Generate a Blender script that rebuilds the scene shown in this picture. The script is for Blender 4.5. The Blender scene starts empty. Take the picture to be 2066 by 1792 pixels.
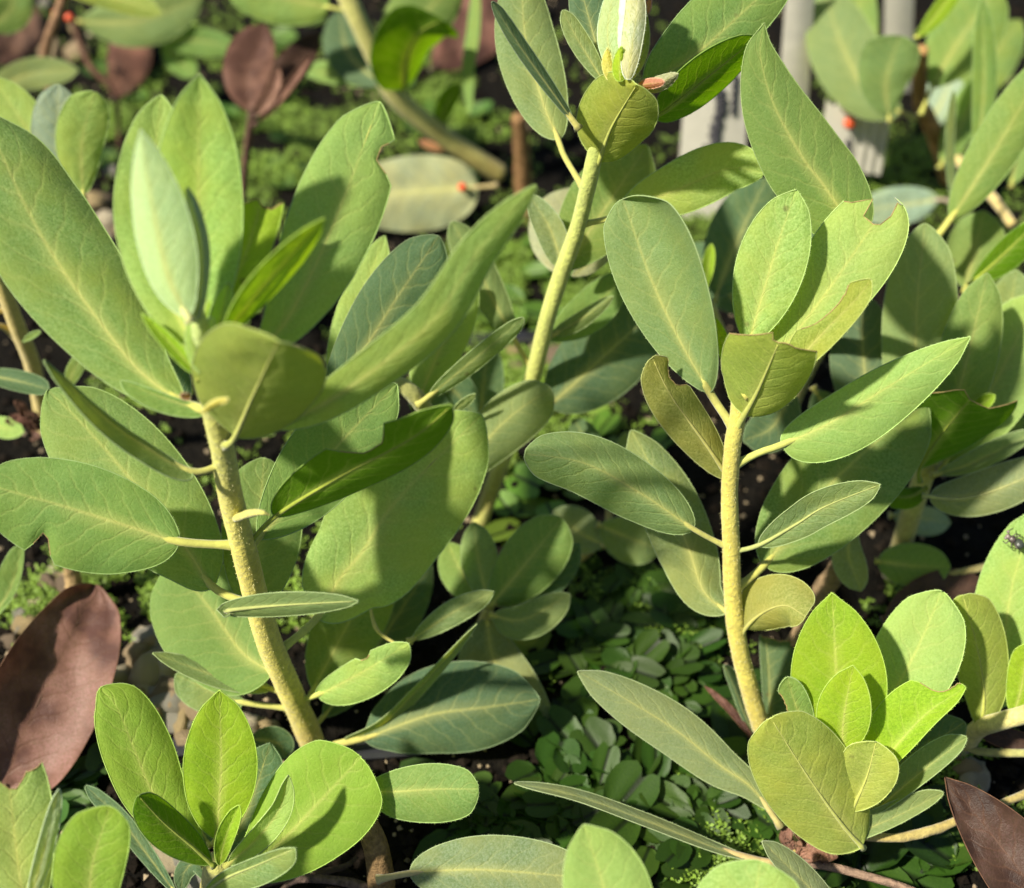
import bpy, bmesh, math, random
from mathutils import Vector, Matrix, noise

# ------------------------------------------------------------------ camera, sky, sun, exposure
S = 0.0125                      # metres per modelling unit
CAM_H, PITCH, HFOV = 18.0, math.radians(46), math.radians(42)
scene = bpy.context.scene
cam_d = bpy.data.cameras.new("Camera"); cam = bpy.data.objects.new("Camera", cam_d)
scene.collection.objects.link(cam); scene.camera = cam
cam.location = (0, 0, CAM_H * S)
cam.rotation_euler = (math.pi / 2 - PITCH, 0, 0)
cam_d.sensor_fit = 'HORIZONTAL'; cam_d.sensor_width = 36.0
cam_d.lens = 18.0 / math.tan(HFOV / 2)
cam_d.clip_start = 0.005; cam_d.clip_end = 50
cam_d.dof.use_dof = True
cam_d.dof.focus_distance = 17.4 * S
cam_d.dof.aperture_fstop = (cam_d.lens / 1000.0) / (0.27 * S)

SUN_DIR = Vector((-0.58, -0.28, 0.76)).normalized()      # towards the sun
world = bpy.data.worlds.new("World"); scene.world = world
world.use_nodes = True
wn, wl_ = world.node_tree.nodes, world.node_tree.links
sky = wn.new("ShaderNodeTexSky"); sky.sky_type = 'NISHITA'; sky.sun_disc = False
sky.sun_elevation = math.asin(SUN_DIR.z)
sky.sun_rotation = math.atan2(SUN_DIR.x, SUN_DIR.y)
bgn = wn["Background"]; wl_.new(sky.outputs[0], bgn.inputs[0]); bgn.inputs[1].default_value = 0.052
sun_d = bpy.data.lights.new("Sun", 'SUN'); sun = bpy.data.objects.new("Sun", sun_d)
scene.collection.objects.link(sun)
sun_d.energy = 5.0; sun_d.angle = math.radians(2.5); sun_d.color = (1.0, 0.92, 0.76)
sun.rotation_euler = SUN_DIR.to_track_quat('Z', 'Y').to_euler()
sun.location = SUN_DIR * 2
scene.view_settings.view_transform = 'Standard'; scene.view_settings.look = 'None'
scene.view_settings.gamma = 1.0; scene.view_settings.use_curve_mapping = False
scene.view_settings.exposure = 0.98
scene.render.engine = 'CYCLES'
cy = scene.cycles
cy.use_denoising = True
cy.max_bounces = 10; cy.diffuse_bounces = 3; cy.transmission_bounces = 8; cy.glossy_bounces = 3
cy.sample_clamp_indirect = 6.0; cy.caustics_reflective = False; cy.caustics_refractive = False

random.seed(7)
COL = scene.collection
FPX = 1033 / math.tan(HFOV / 2)
C0 = Vector((0, 0, CAM_H))
RIGHT = Vector((1, 0, 0)); FWD = Vector((0, math.cos(PITCH), -math.sin(PITCH))); UP = Vector((0, math.sin(PITCH), math.cos(PITCH)))

def P(x, y, d):
    """a point seen at (x, y) of the 2066 x 1792 reading of the photograph, d units along the view axis"""
    return C0 + FWD * d + RIGHT * ((x - 1033) / FPX * d) + UP * ((896 - y) / FPX * d)

def gd(y, z=0.0):
    """depth of the ground (height z) seen at row y"""
    return (CAM_H - z) / (math.sin(PITCH) - (896 - y) / FPX * math.cos(PITCH))

def G(x, y, z=0.0):
    return P(x, y, gd(y, z))

# ------------------------------------------------------------------ materials
def nt(name):
    m = bpy.data.materials.new(name); m.use_nodes = True
    n = m.node_tree.nodes; n.clear()
    return m, n, m.node_tree.links

def N(n, t, **kw):
    x = n.new(t)
    for k, v in kw.items():
        if k.startswith('i_'):
            key = k[2:]
            key = int(key) if key.isdigit() else key
            x.inputs[key].default_value = v
        else:
            setattr(x, k, v)
    return x

def mathn(n, l, op, a, b=None, clamp=False):
    x = n.new("ShaderNodeMath"); x.operation = op; x.use_clamp = clamp
    for i, v in enumerate((a, b)):
        if v is None: continue
        if isinstance(v, (int, float)): x.inputs[i].default_value = v
        else: l.new(v, x.inputs[i])
    return x.outputs[0]

def mixc(n, l, fac, a, b, mode='MIX'):
    x = n.new("ShaderNodeMix"); x.data_type = 'RGBA'; x.blend_type = mode
    for s, v in ((x.inputs[0], fac), (x.inputs[6], a), (x.inputs[7], b)):
        if isinstance(v, (int, float)): s.default_value = v
        elif isinstance(v, tuple): s.default_value = v if len(v) == 4 else (*v, 1)
        else: l.new(v, s)
    return x.outputs[2]

def ramp(n, l, src, stops):
    r = n.new("ShaderNodeValToRGB"); e = r.color_ramp.elements
    while len(e) < len(stops): e.new(0.5)
    for el, (p, c) in zip(e, stops):
        el.position = p; el.color = (c, c, c, 1) if isinstance(c, (int, float)) else (*c, 1)
    l.new(src, r.inputs[0]); return r.outputs[0]

def leaf_material(name, dead=False, trans=0.45, vein=0.16):
    m, n, l = nt(name)
    out = N(n, "ShaderNodeOutputMaterial")
    info = N(n, "ShaderNodeObjectInfo")
    tc = N(n, "ShaderNodeTexCoord")
    uv = N(n, "ShaderNodeUVMap"); sep = N(n, "ShaderNodeSeparateXYZ"); l.new(uv.outputs[0], sep.inputs[0])
    u = mathn(n, l, 'SUBTRACT', sep.outputs[0], 0.5); au = mathn(n, l, 'MULTIPLY', mathn(n, l, 'ABSOLUTE', u), 2.0)
    v = sep.outputs[1]
    # warped coordinates for the side veins
    nz = N(n, "ShaderNodeTexNoise", i_Scale=5.0, i_Detail=2.0); l.new(uv.outputs[0], nz.inputs['Vector'])
    ph = mathn(n, l, 'SUBTRACT', mathn(n, l, 'MULTIPLY', v, 8.5), mathn(n, l, 'MULTIPLY', mathn(n, l, 'POWER', au, 0.85), 1.9))
    ph = mathn(n, l, 'ADD', ph, mathn(n, l, 'MULTIPLY', nz.outputs[0], 0.9))
    ph = mathn(n, l, 'ADD', ph, mathn(n, l, 'MULTIPLY', mathn(n, l, 'GREATER_THAN', u, 0.0), 0.45))
    tri = mathn(n, l, 'ABSOLUTE', mathn(n, l, 'SUBTRACT', mathn(n, l, 'FRACT', ph), 0.5))
    line = ramp(n, l, tri, [(0.0, 1.0), (0.045, 0.6), (0.13, 0.0)])
    line = mathn(n, l, 'MULTIPLY', line, mathn(n, l, 'SUBTRACT', 1.0, mathn(n, l, 'MULTIPLY', au, 0.75), True))
    # fine net of veins
    mp = N(n, "ShaderNodeMapping"); mp.inputs['Scale'].default_value = (11, 24, 1); l.new(uv.outputs[0], mp.inputs[0])
    vor = N(n, "ShaderNodeTexVoronoi", feature='DISTANCE_TO_EDGE', i_Scale=1.0); l.new(mp.outputs[0], vor.inputs['Vector'])
    net = ramp(n, l, vor.outputs[0], [(0.0, 1.0), (0.09, 0.0)])
    # felt and mottling
    f1 = N(n, "ShaderNodeTexNoise", i_Scale=2300.0, i_Detail=3.0, i_Roughness=0.75); l.new(tc.outputs['Object'], f1.inputs['Vector'])
    f2 = N(n, "ShaderNodeTexNoise", i_Scale=110.0, i_Detail=3.0); l.new(tc.outputs['Object'], f2.inputs['Vector'])
    felt = ramp(n, l, f1.outputs[0], [(0.36, 0.0), (0.64, 1.0)])
    base = info.outputs['Color']
    dark = mixc(n, l, 1.0, base, (0.74, 0.81, 0.60), 'MULTIPLY')
    pale = mixc(n, l, 1.0, base, (1.30, 1.24, 1.34), 'MULTIPLY')
    felt = mathn(n, l, 'ADD', mathn(n, l, 'MULTIPLY', mathn(n, l, 'SUBTRACT', felt, 0.5), mathn(n, l, 'ADD', mathn(n, l, 'MULTIPLY', info.outputs['Random'], 0.75), 0.35)), 0.55, True)
    c = mixc(n, l, felt, dark, pale)
    c = mixc(n, l, mathn(n, l, 'MULTIPLY', ramp(n, l, f2.outputs[0], [(0.38, 0.0), (0.66, 1.0)]), mathn(n, l, 'ADD', mathn(n, l, 'MULTIPLY', info.outputs['Random'], 0.6), 0.25)), c, mixc(n, l, 1.0, base, (1.30, 1.08, 0.75), 'MULTIPLY'))
    sp_ = N(n, "ShaderNodeTexVoronoi", i_Scale=170.0); l.new(tc.outputs['Object'], sp_.inputs['Vector'])
    spc = N(n, "ShaderNodeSeparateColor"); l.new(sp_.outputs['Color'], spc.inputs[0])
    spot = mathn(n, l, 'MULTIPLY', ramp(n, l, sp_.outputs['Distance'], [(0.05, 1.0), (0.11, 0.0)]), mathn(n, l, 'GREATER_THAN', spc.outputs[0], 0.86))
    c = mixc(n, l, mathn(n, l, 'MULTIPLY', spot, 0.55), c, (0.10, 0.075, 0.03))
    vcol = (0.62, 0.60, 0.22) if not dead else (0.10, 0.05, 0.03)
    if dead: c = mixc(n, l, ramp(n, l, f2.outputs[0], [(0.40, 0.0), (0.60, 0.9)]), c, mixc(n, l, 1.0, base, (0.35, 0.3, 0.32), 'MULTIPLY'))
    c = mixc(n, l, mathn(n, l, 'MULTIPLY', line, vein), c, vcol)
    c = mixc(n, l, mathn(n, l, 'MULTIPLY', net, vein * 0.22), c, vcol)
    # yellowing along the midrib towards the base
    mid = mathn(n, l, 'MULTIPLY', ramp(n, l, au, [(0.0, 1.0), (0.26, 0.0)]), ramp(n, l, v, [(0.0, 0.85), (0.8, 0.12)]))
    c = mixc(n, l, mathn(n, l, 'MULTIPLY', mid, 0.6 if not dead else 0.25), c, vcol)
    mline = mathn(n, l, 'MULTIPLY', ramp(n, l, au, [(0.0, 1.0), (0.022, 0.7), (0.05, 0.0)]), ramp(n, l, v, [(0.0, 0.55), (1.0, 0.22)]))
    c = mixc(n, l, mathn(n, l, 'MULTIPLY', mline, 0.85), c, vcol)
    bs = N(n, "ShaderNodeBsdfPrincipled", i_Roughness=0.62 if not dead else 0.45)
    bs.inputs['Specular IOR Level'].default_value = 0.16
    bs.inputs['Sheen Weight'].default_value = 0.05 if not dead else 0.1
    bs.inputs['Sheen Roughness'].default_value = 0.5
    bs.inputs['Sheen Tint'].default_value = (0.9, 1.0, 0.8, 1)
    l.new(c, bs.inputs['Base Color'])
    h = mathn(n, l, 'ADD', mathn(n, l, 'MULTIPLY', f1.outputs[0], 0.30), mathn(n, l, 'MULTIPLY', line, -0.22))
    h = mathn(n, l, 'ADD', h, mathn(n, l, 'MULTIPLY', net, -0.06))
    h = mathn(n, l, 'ADD', h, mathn(n, l, 'MULTIPLY', f2.outputs[0], 0.9))
    bp = N(n, "ShaderNodeBump", i_Strength=0.55, i_Distance=0.0006); l.new(h, bp.inputs['Height']); l.new(bp.outputs[0], bs.inputs['Normal'])
    tr = N(n, "ShaderNodeBsdfTranslucent"); l.new(bp.outputs[0], tr.inputs['Normal'])
    l.new(mixc(n, l, 1.0, c, (1.75, 1.65, 0.32) if not dead else (1.2, 0.6, 0.3), 'MULTIPLY'), tr.inputs[0])
    mx = N(n, "ShaderNodeMixShader", i_0=trans); l.new(bs.outputs[0], mx.inputs[1]); l.new(tr.outputs[0], mx.inputs[2])
    l.new(mx.outputs[0], out.inputs[0])
    return m

def plain(name, col, rough=0.6, spec=0.3, scale=900.0, var=0.35, bump=0.4, bdist=0.0004, sheen=0.0, use_obj=False, bscale=None, toward=None, grad=False):
    m, n, l = nt(name)
    out = N(n, "ShaderNodeOutputMaterial"); bs = N(n, "ShaderNodeBsdfPrincipled", i_Roughness=rough)
    bs.inputs['Specular IOR Level'].default_value = spec; bs.inputs['Sheen Weight'].default_value = sheen
    tc = N(n, "ShaderNodeTexCoord")
    a = N(n, "ShaderNodeTexNoise", i_Scale=scale, i_Detail=4.0, i_Roughness=0.65); l.new(tc.outputs['Object'], a.inputs['Vector'])
    b = N(n, "ShaderNodeTexNoise", i_Scale=bscale or scale * 0.12, i_Detail=3.0); l.new(tc.outputs['Object'], b.inputs['Vector'])
    if use_obj:
        base = N(n, "ShaderNodeObjectInfo").outputs['Color']
        if toward: base = mixc(n, l, toward[1], base, toward[0])
    else:
        r = N(n, "ShaderNodeRGB"); r.outputs[0].default_value = (*col, 1); base = r.outputs[0]
    if grad:        # older bark below, green young growth above
        sz = N(n, "ShaderNodeSeparateXYZ"); l.new(tc.outputs['Object'], sz.inputs[0])
        nzs = N(n, "ShaderNodeTexNoise", i_Scale=140.0, i_Detail=3.0); l.new(tc.outputs['Object'], nzs.inputs['Vector'])
        hz = mathn(n, l, 'ADD', mathn(n, l, 'MULTIPLY', sz.outputs[2], 10.0), mathn(n, l, 'MULTIPLY', mathn(n, l, 'SUBTRACT', nzs.outputs[0], 0.5), 0.5))
        base = mixc(n, l, ramp(n, l, hz, [(0.0, 0.6), (0.22, 0.0)]), base, (0.34, 0.24, 0.07))
        base = mixc(n, l, ramp(n, l, hz, [(0.50, 0.0), (1.05, 0.55)]), base, (0.38, 0.47, 0.13))
    dk = mixc(n, l, 1.0, base, (1 - var, 1 - var, 1 - var), 'MULTIPLY'); lt = mixc(n, l, 1.0, base, (1 + var, 1 + var * .95, 1 + var * .85), 'MULTIPLY')
    c = mixc(n, l, ramp(n, l, a.outputs[0], [(0.3, 0.0), (0.7, 1.0)]), dk, lt)
    c = mixc(n, l, ramp(n, l, b.outputs[0], [(0.38, 0.0), (0.62, 0.55)]), c, dk)
    l.new(c, bs.inputs['Base Color'])
    bp = N(n, "ShaderNodeBump", i_Strength=bump, i_Distance=bdist)
    l.new(mathn(n, l, 'ADD', a.outputs[0], b.outputs[0]), bp.inputs['Height']); l.new(bp.outputs[0], bs.inputs['Normal'])
    l.new(bs.outputs[0], out.inputs[0])
    return m

def lobe_material():
    m, n, l = nt("liverwort_lobe")
    out = N(n, "ShaderNodeOutputMaterial"); info = N(n, "ShaderNodeObjectInfo")
    uv = N(n, "ShaderNodeUVMap"); sep = N(n, "ShaderNodeSeparateXYZ"); l.new(uv.outputs[0], sep.inputs[0])
    au = mathn(n, l, 'ABSOLUTE', mathn(n, l, 'SUBTRACT', sep.outputs[0], 0.5))
    tc = N(n, "ShaderNodeTexCoord")
    a = N(n, "ShaderNodeTexNoise", i_Scale=2200.0, i_Detail=3.0); l.new(tc.outputs['Object'], a.inputs['Vector'])
    vo = N(n, "ShaderNodeTexVoronoi", i_Scale=1800.0); l.new(tc.outputs['Object'], vo.inputs['Vector'])
    base = info.outputs['Color']
    c = mixc(n, l, ramp(n, l, a.outputs[0], [(0.35, 0.0), (0.65, 0.7)]), base, mixc(n, l, 1.0, base, (1.5, 1.35, 1.2), 'MULTIPLY'))
    c = mixc(n, l, ramp(n, l, au, [(0.0, 0.95), (0.03, 0.7), (0.06, 0.0)]), c, (0.006, 0.012, 0.003))
    bs = N(n, "ShaderNodeBsdfPrincipled", i_Roughness=0.5); bs.inputs['Specular IOR Level'].default_value = 0.3
    l.new(c, bs.inputs['Base Color'])
    bp = N(n, "ShaderNodeBump", i_Strength=0.4, i_Distance=0.00012)
    l.new(mathn(n, l, 'ADD', a.outputs[0], mathn(n, l, 'MULTIPLY', vo.outputs[0], 0.15)), bp.inputs['Height']); l.new(bp.outputs[0], bs.inputs['Normal'])
    tr = N(n, "ShaderNodeBsdfTranslucent"); l.new(mixc(n, l, 1.0, c, (1.6, 1.6, 0.5), 'MULTIPLY'), tr.inputs[0])
    mx = N(n, "ShaderNodeMixShader", i_0=0.28); l.new(bs.outputs[0], mx.inputs[1]); l.new(tr.outputs[0], mx.inputs[2])
    l.new(mx.outputs[0], out.inputs[0]); return m

M_LEAF = leaf_material("felted_leaf")
M_DEAD = leaf_material("dead_leaf", dead=True, trans=0.12, vein=0.5)
M_FADED = leaf_material("faded_leaf", trans=0.2, vein=0.25)
M_RIM = plain("leaf_margin", (0.46, 0.54, 0.24), 0.8, 0.1, 1500, 0.25, 0.2, 0.0002, 0.2, use_obj=True, toward=((0.62, 0.68, 0.30), 0.14))
M_BITE = plain("chewed_edge", (0.34, 0.25, 0.11), 0.8, 0.1, 1500, 0.5)
M_RIMD = plain("dead_margin", (0.13, 0.07, 0.045), 0.8, 0.1, 1500, 0.4)
M_STEM = plain("felted_stem", (0.52, 0.45, 0.13), 0.75, 0.15, 1100, 0.28, 0.7, 0.0005, 0.25, use_obj=True, grad=True, bscale=60)
M_RIB = plain("midrib", (0.50, 0.48, 0.16), 0.75, 0.15, 1100, 0.2, 0.4, 0.0002, 0.2, use_obj=True)
M_WOOD = plain("woody_stem", (0.16, 0.10, 0.05), 0.85, 0.15, 700, 0.5, 0.9, 0.0009, use_obj=True)
M_SOIL = plain("potting_soil", (0.006, 0.005, 0.0035), 0.95, 0.12, 500, 0.75, 1.0, 0.0025)
M_STONE = plain("pumice", (0.42, 0.36, 0.26), 0.9, 0.15, 900, 0.45, 0.9, 0.0007, use_obj=True)
M_LOBE = lobe_material()
M_TAG = plain("white_plastic", (0.52, 0.50, 0.43), 0.45, 0.4, 300, 0.10, 0.2, 0.0003)
M_INK = plain("faded_ink", (0.06, 0.06, 0.07), 0.7, 0.1, 900, 0.3)
M_POT = plain("black_plastic", (0.018, 0.018, 0.022), 0.35, 0.5, 300, 0.3, 0.2, 0.0003)
M_PRILL = plain("orange_prill", (0.62, 0.075, 0.012), 0.4, 0.5, 900, 0.3, 0.2)
M_BUG = plain("insect_shell", (0.03, 0.026, 0.024), 0.35, 0.5, 4000, 0.6, 0.5, 0.0001, use_obj=True)
M_MOSS = plain("moss_blade", (0.15, 0.25, 0.03), 0.6, 0.3, 400, 0.5)
M_DEBRIS = plain("bark_crumb", (0.011, 0.008, 0.0055), 0.9, 0.1, 700, 0.6, 0.8, 0.0006)

# albedo of the leaves by kind, some with light or shade put into the colour
TINT = {
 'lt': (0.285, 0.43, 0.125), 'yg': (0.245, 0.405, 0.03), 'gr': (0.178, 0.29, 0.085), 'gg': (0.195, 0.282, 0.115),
 'bl_shade': (0.085, 0.155, 0.082), 'dk': (0.10, 0.22, 0.006), 'ol': (0.265, 0.345, 0.075), 'ol_lit': (0.315, 0.385, 0.09), 'fel': (0.255, 0.275, 0.085), 'yd': (0.215, 0.36, 0.05), 'pa': (0.41, 0.56, 0.33),  # blue-green darkened for shade, saturated green for transmitted glow, pale olive lightened as sunlit
 'wh': (0.52, 0.60, 0.44), 'gy': (0.215, 0.285, 0.15), 'dead': (0.17, 0.095, 0.08), 'ddk': (0.055, 0.032, 0.025),
 'brn': (0.22, 0.115, 0.085), 'cream': (0.25, 0.27, 0.165), 'pink': (0.45, 0.22, 0.15), 'ye': (0.48, 0.46, 0.14), 'bgy': (0.22, 0.30, 0.23),
}

# ------------------------------------------------------------------ mesh helpers
def new_obj(name, mesh, parent=None, color=None):
    o = bpy.data.objects.new(name, mesh); COL.objects.link(o)
    if parent is not None: o.parent = parent
    if color: o.color = (*color, 1)
    return o

def tag(o, label, cat=None, group=None, kind=None):
    o["label"] = label
    if cat: o["category"] = cat
    if group: o["group"] = group
    if kind: o["kind"] = kind
    return o

def root(name, pos, label, cat, group=None):
    o = bpy.data.objects.new(name, None); COL.objects.link(o)
    o.location = pos * S; o.empty_display_size = 0.005
    return tag(o, label, cat, group)

def mk_mesh(name, verts, faces, mats, mi=None, uvs=None, smooth=True, org=None):
    me = bpy.data.meshes.new(name)
    og = org if org is not None else Vector((0, 0, 0))
    me.from_pydata([tuple((Vector(v) - og) * S) for v in verts], [], faces)
    for m in mats: me.materials.append(m)
    if mi: me.polygons.foreach_set("material_index", mi)
    if smooth: me.polygons.foreach_set("use_smooth", [True] * len(me.polygons))
    if uvs:
        ul = me.uv_layers.new(name="UVMap")
        for lp in me.loops: ul.data[lp.index].uv = uvs[lp.vertex_index]
    me.update(); return me

def crom(pts, n=16):
    """dense Catmull-Rom through pts (tuples of any dimension)"""
    if len(pts) == 2:
        return [tuple(a + (b - a) * k / n for a, b in zip(pts[0], pts[1])) for k in range(n + 1)]
    q = [tuple(2 * a - b for a, b in zip(pts[0], pts[1]))] + list(pts) + [tuple(2 * a - b for a, b in zip(pts[-1], pts[-2]))]
    out = []
    for i in range(1, len(q) - 2):
        for k in range(n):
            t = k / n
            out.append(tuple(0.5 * (2 * b + (c - a) * t + (2 * a - 5 * b + 4 * c - d) * t * t + (3 * b - a - 3 * c + d) * t ** 3)
                             for a, b, c, d in zip(q[i - 1], q[i], q[i + 1], q[i + 2])))
    out.append(tuple(pts[-1])); return out

def tube(path, radii, sides=8, jitter=0.0, seed=0, cap=True):
    """verts, faces of a tube along 3D points"""
    vs, fs = [], []
    ref = Vector((0.31, 0.22, 0.93))
    nP = len(path)
    for i, p in enumerate(path):
        t = (path[min(i + 1, nP - 1)] - path[max(i - 1, 0)])
        if t.length < 1e-9: t = Vector((0, 0, 1))
        t.normalize()
        a = t.cross(ref)
        if a.length < 1e-4: a = t.cross(Vector((1, 0, 0)))
        a.normalize(); b = t.cross(a)
        for k in range(sides):
            an = 2 * math.pi * k / sides
            r = radii[i]
            if jitter: r *= 1 + jitter * noise.noise(Vector((math.cos(an) * 1.3 + seed, math.sin(an) * 1.3, i * 0.35)))
            vs.append(p + (a * math.cos(an) + b * math.sin(an)) * r)
    for i in range(nP - 1):
        for k in range(sides):
            k2 = (k + 1) % sides
            fs.append((i * sides + k, i * sides + k2, (i + 1) * sides + k2, (i + 1) * sides + k))
    if cap:
        fs.append(tuple(range(sides - 1, -1, -1))); fs.append(tuple(range((nP - 1) * sides, nP * sides)))
    return vs, fs

class Plant:
    """a shrub seedling: an Empty at the foot of the stem that parents stem, leaves, buds"""
    def __init__(s, label, stem, r=(0.2, 0.13), col=(0.56, 0.48, 0.14), name="young_shrub", cat="plant", foot=None, show=True, wood=False, group=None):
        base = P(*stem[0])
        s.stem = crom([tuple(map(float, q)) for q in stem], 14)
        if foot is None: foot = base
        s.root = root(name, foot, label, cat, group); s.org = foot
        if show:
            path = [P(*q) for q in s.stem]
            m = len(path)
            rad = []
            for i in range(m):
                t = i / (m - 1)
                rr = r[0] + (r[1] - r[0]) * t
                rr *= 1 + 0.06 * noise.noise(Vector((i * 0.11, base.x, 0)))
                rad.append(rr)
            vs, fs = tube(path, rad, 14, 0.035, base.x)
            me = mk_mesh("stem", vs, fs, [M_WOOD if wood else M_STEM], org=s.org)
            s.stem_obj = new_obj("stem", me, s.root, col)
            s.path, s.rad = path, rad
    def dat(s, x, y):
        return min(s.stem, key=lambda q: (q[0] - x) ** 2 + (q[1] - y) ** 2)[2]
    def fuzz(s, count, length=0.032, col=(0.62, 0.58, 0.30)):
        rng = random.Random(count); vs, fs = [], []
        for _ in range(count):
            i = rng.randrange(2, len(s.path) - 1); p = s.path[i].lerp(s.path[i - 1], rng.random())
            d = Vector((rng.gauss(0, 1), rng.gauss(0, 1), rng.gauss(0, 1))); t = (s.path[i] - s.path[i - 1]).normalized()
            d = (d - t * d.dot(t)).normalized(); a = p + d * s.rad[i] * 0.93
            L = length * rng.uniform(0.5, 1.3); e = a + d * L + t * rng.gauss(0, L * 0.5); w = t.cross(d) * 0.0042
            k = len(vs); vs += [a - w, a + w, e]; fs.append((k, k + 1, k + 2))
        o = new_obj("fuzz", mk_mesh("fuzz", vs, fs, [M_RIM], org=s.org, smooth=False), s.stem_obj, col); o["kind"] = "stuff"
    def leaf(s, pts, dd=0.0, wl=40, wr=40, fl=0.0, fr=0.0, c='gr', p=0, b0=0.09, a=0.72, b=0.62, bow=0.0, bites=(), cut=None,
             d=None, ribr=0.035, rib=1, under=False, dead=False, wav=1.0, name="leaf", jag=0.0, ribc=None, label=None, rimr=0.0072, curl=0.14, cr=None):
        rng = random.Random(int(pts[0][0] * 7 + pts[0][1] * 13 + pts[-1][0] * 3 + pts[-1][1]))
        d0 = s.dat(*pts[0]) if d is None else d
        if d is None:           # the stalk starts inside the stem
            q0 = min(s.stem, key=lambda q: (q[0] - pts[0][0]) ** 2 + (q[1] - pts[0][1]) ** 2)
            if math.dist(q0[:2], pts[0]) < 75:
                pts = [(pts[0][0] + 0.85 * (q0[0] - pts[0][0]), pts[0][1] + 0.85 * (q0[1] - pts[0][1]))] + list(pts[1:])
        dens = crom([tuple(map(float, q)) for q in pts], 16)
        L = [0.0]
        for i in range(1, len(dens)): L.append(L[-1] + math.dist(dens[i], dens[i - 1]))
        tot = L[-1]
        if p: b0 = L[16 * p] / tot
        def at(t):
            x = t * tot
            i = 1
            while i < len(L) - 1 and L[i] < x: i += 1
            k = (x - L[i - 1]) / max(L[i] - L[i - 1], 1e-6); k = min(max(k, 0), 1)
            q = [dens[i - 1][j] + (dens[i][j] - dens[i - 1][j]) * k for j in (0, 1)]
            return P(q[0], q[1], d0 + dd * t + bow * 4 * t * (1 - t))
        rows, half = 46, 6
        T = [b0 + (1 - b0) * (0.5 - 0.5 * math.cos(math.pi * k / rows)) for k in range(rows + 1)]
        wmax = (a / (a + b)) ** a * (b / (a + b)) ** b
        cols = [k / half for k in range(-half, half + 1)]
        vs, uvs, fs, mi = [], [], [], []
        cutf = (lambda u: 1.0)
        if cut:
            cx = [q[0] for q in cut]
            def cutf(u):
                u = min(max(u, cx[0]), cx[-1])
                for (u0, t0), (u1, t1) in zip(cut, cut[1:]):
                    if u <= u1: return t0 + (t1 - t0) * (u - u0) / max(u1 - u0, 1e-6)
                return cut[-1][1]
        sp = rng.uniform(0, 40)
        shade = []
        for k in range(rows + 1):
            for u in cols:
                tb = (T[k] - b0) / (1 - b0) * (cutf(u) + (0.02 * noise.noise(Vector((u * 9, sp, 0))) if cut else 0))
                tb = min(tb, 1.0)
                t = b0 + (1 - b0) * tb
                c0 = at(t); e = 0.012
                tg = (at(min(t + e, 1)) - at(max(t - e, 0))).normalized()
                vw = (C0 - c0).normalized(); sd = tg.cross(vw).normalized(); nn = sd.cross(tg)
                dep = (c0 - C0).dot(FWD)
                prof = (max(tb, 0) ** a) * (max(1 - tb, 0) ** b) / wmax
                if not cut and tb > 0.9: prof *= 1 - 0.38 * ((tb - 0.9) / 0.1) ** 1.5
                w = (wl if u < 0 else wr) * dep / FPX * prof
                bit = 0
                for (side, t0, t1, depth) in bites:
                    if (side < 0) == (u < 0) and u != 0 and t0 < tb < t1:
                        x = (tb - t0) / (t1 - t0) * 2 - 1
                        g = depth * (1 - abs(x) ** 2.6) * (1 + 0.22 * noise.noise(Vector((tb * 30, sp, 1))))
                        w *= max(1 - g, 0.02); bit = 1
                f = fl if u < 0 else fr
                au = abs(u)
                off = sd * (u * w) + nn * (f * w * au ** 1.35)
                # unevenness of the blade
                wv = 0.046 * wav * (wl + wr) * 0.5 * dep / FPX
                off += nn * wv * (1.6 * au * noise.noise(Vector((u * 1.1 + sp, tb * 4.2, 0.3))) + 0.55 * noise.noise(Vector((u * 2.3, tb * 6 + sp, 2))))
                off += nn * 0.012 * wav * (noise.noise(Vector((u * 4.5 + sp, tb * 13, 5))))
                off -= nn * (cr if (cr is not None and u > 0) else curl) * w * au ** 4
                vs.append(c0 + off); uvs.append((0.5 + u * 0.5, tb)); shade.append(bit)
        nc = len(cols)
        for k in range(rows):
            for j in range(nc - 1):
                i = k * nc + j
                fs.append((i, i + 1, i + nc + 1, i + nc)); mi.append(0)
        # margin: a thin rolled edge all the way round the blade
        loop = [k * nc for k in range(rows + 1)]
        if cut: loop += [rows * nc + j for j in range(1, nc - 1)]
        loop += [k * nc + nc - 1 for k in range(rows, -1, -1)]
        pth, flag = [], []
        for i in loop:
            if pth and (vs[i] - pth[-1]).length < 1e-5: continue
            pth.append(vs[i]); flag.append(1 if (shade[i] or (cut and i >= rows * nc and cutf(uvs[i][0] * 2 - 1) < 0.985)) else 0)
        base = len(vs)
        rr = rimr
        tv, tf = tube(pth, [rr * (1 + 0.25 * noise.noise(Vector((i * 0.5, sp, 0)))) for i in range(len(pth))], 5, cap=False)
        vs += tv; uvs += [(0.5, 0.5)] * len(tv)
        for q, f in enumerate(tf):
            fs.append(tuple(x + base for x in f)); mi.append(2 if flag[min(q // 5, len(flag) - 1)] and flag[min(q // 5 + 1, len(flag) - 1)] else 1)
        if not dead and 15.3 < d0 < 21.5 and len(pth) > 20:
            nh = int(70 + 1.1 * (wl + wr) + 0.35 * tot)
            for _ in range(nh):
                i = rng.randrange(1, len(pth) - 1); q = pth[i].lerp(pth[i + 1], rng.random())
                tg = (pth[i + 1] - pth[i - 1])
                if tg.length < 1e-6: continue
                tg.normalize(); vw = (C0 - q).normalized()
                out_ = vw.cross(tg); out_ = (out_ + tg * rng.gauss(0, 0.5) + vw * rng.gauss(0, 0.6)).normalized()
                k = len(vs); L_ = rng.uniform(0.008, 0.03); w_ = tg * 0.003
                vs += [q - w_, q + w_, q + out_ * L_]; uvs += [(0.5, 0.5)] * 3; fs.append((k, k + 1, k + 2)); mi.append(1)
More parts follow.
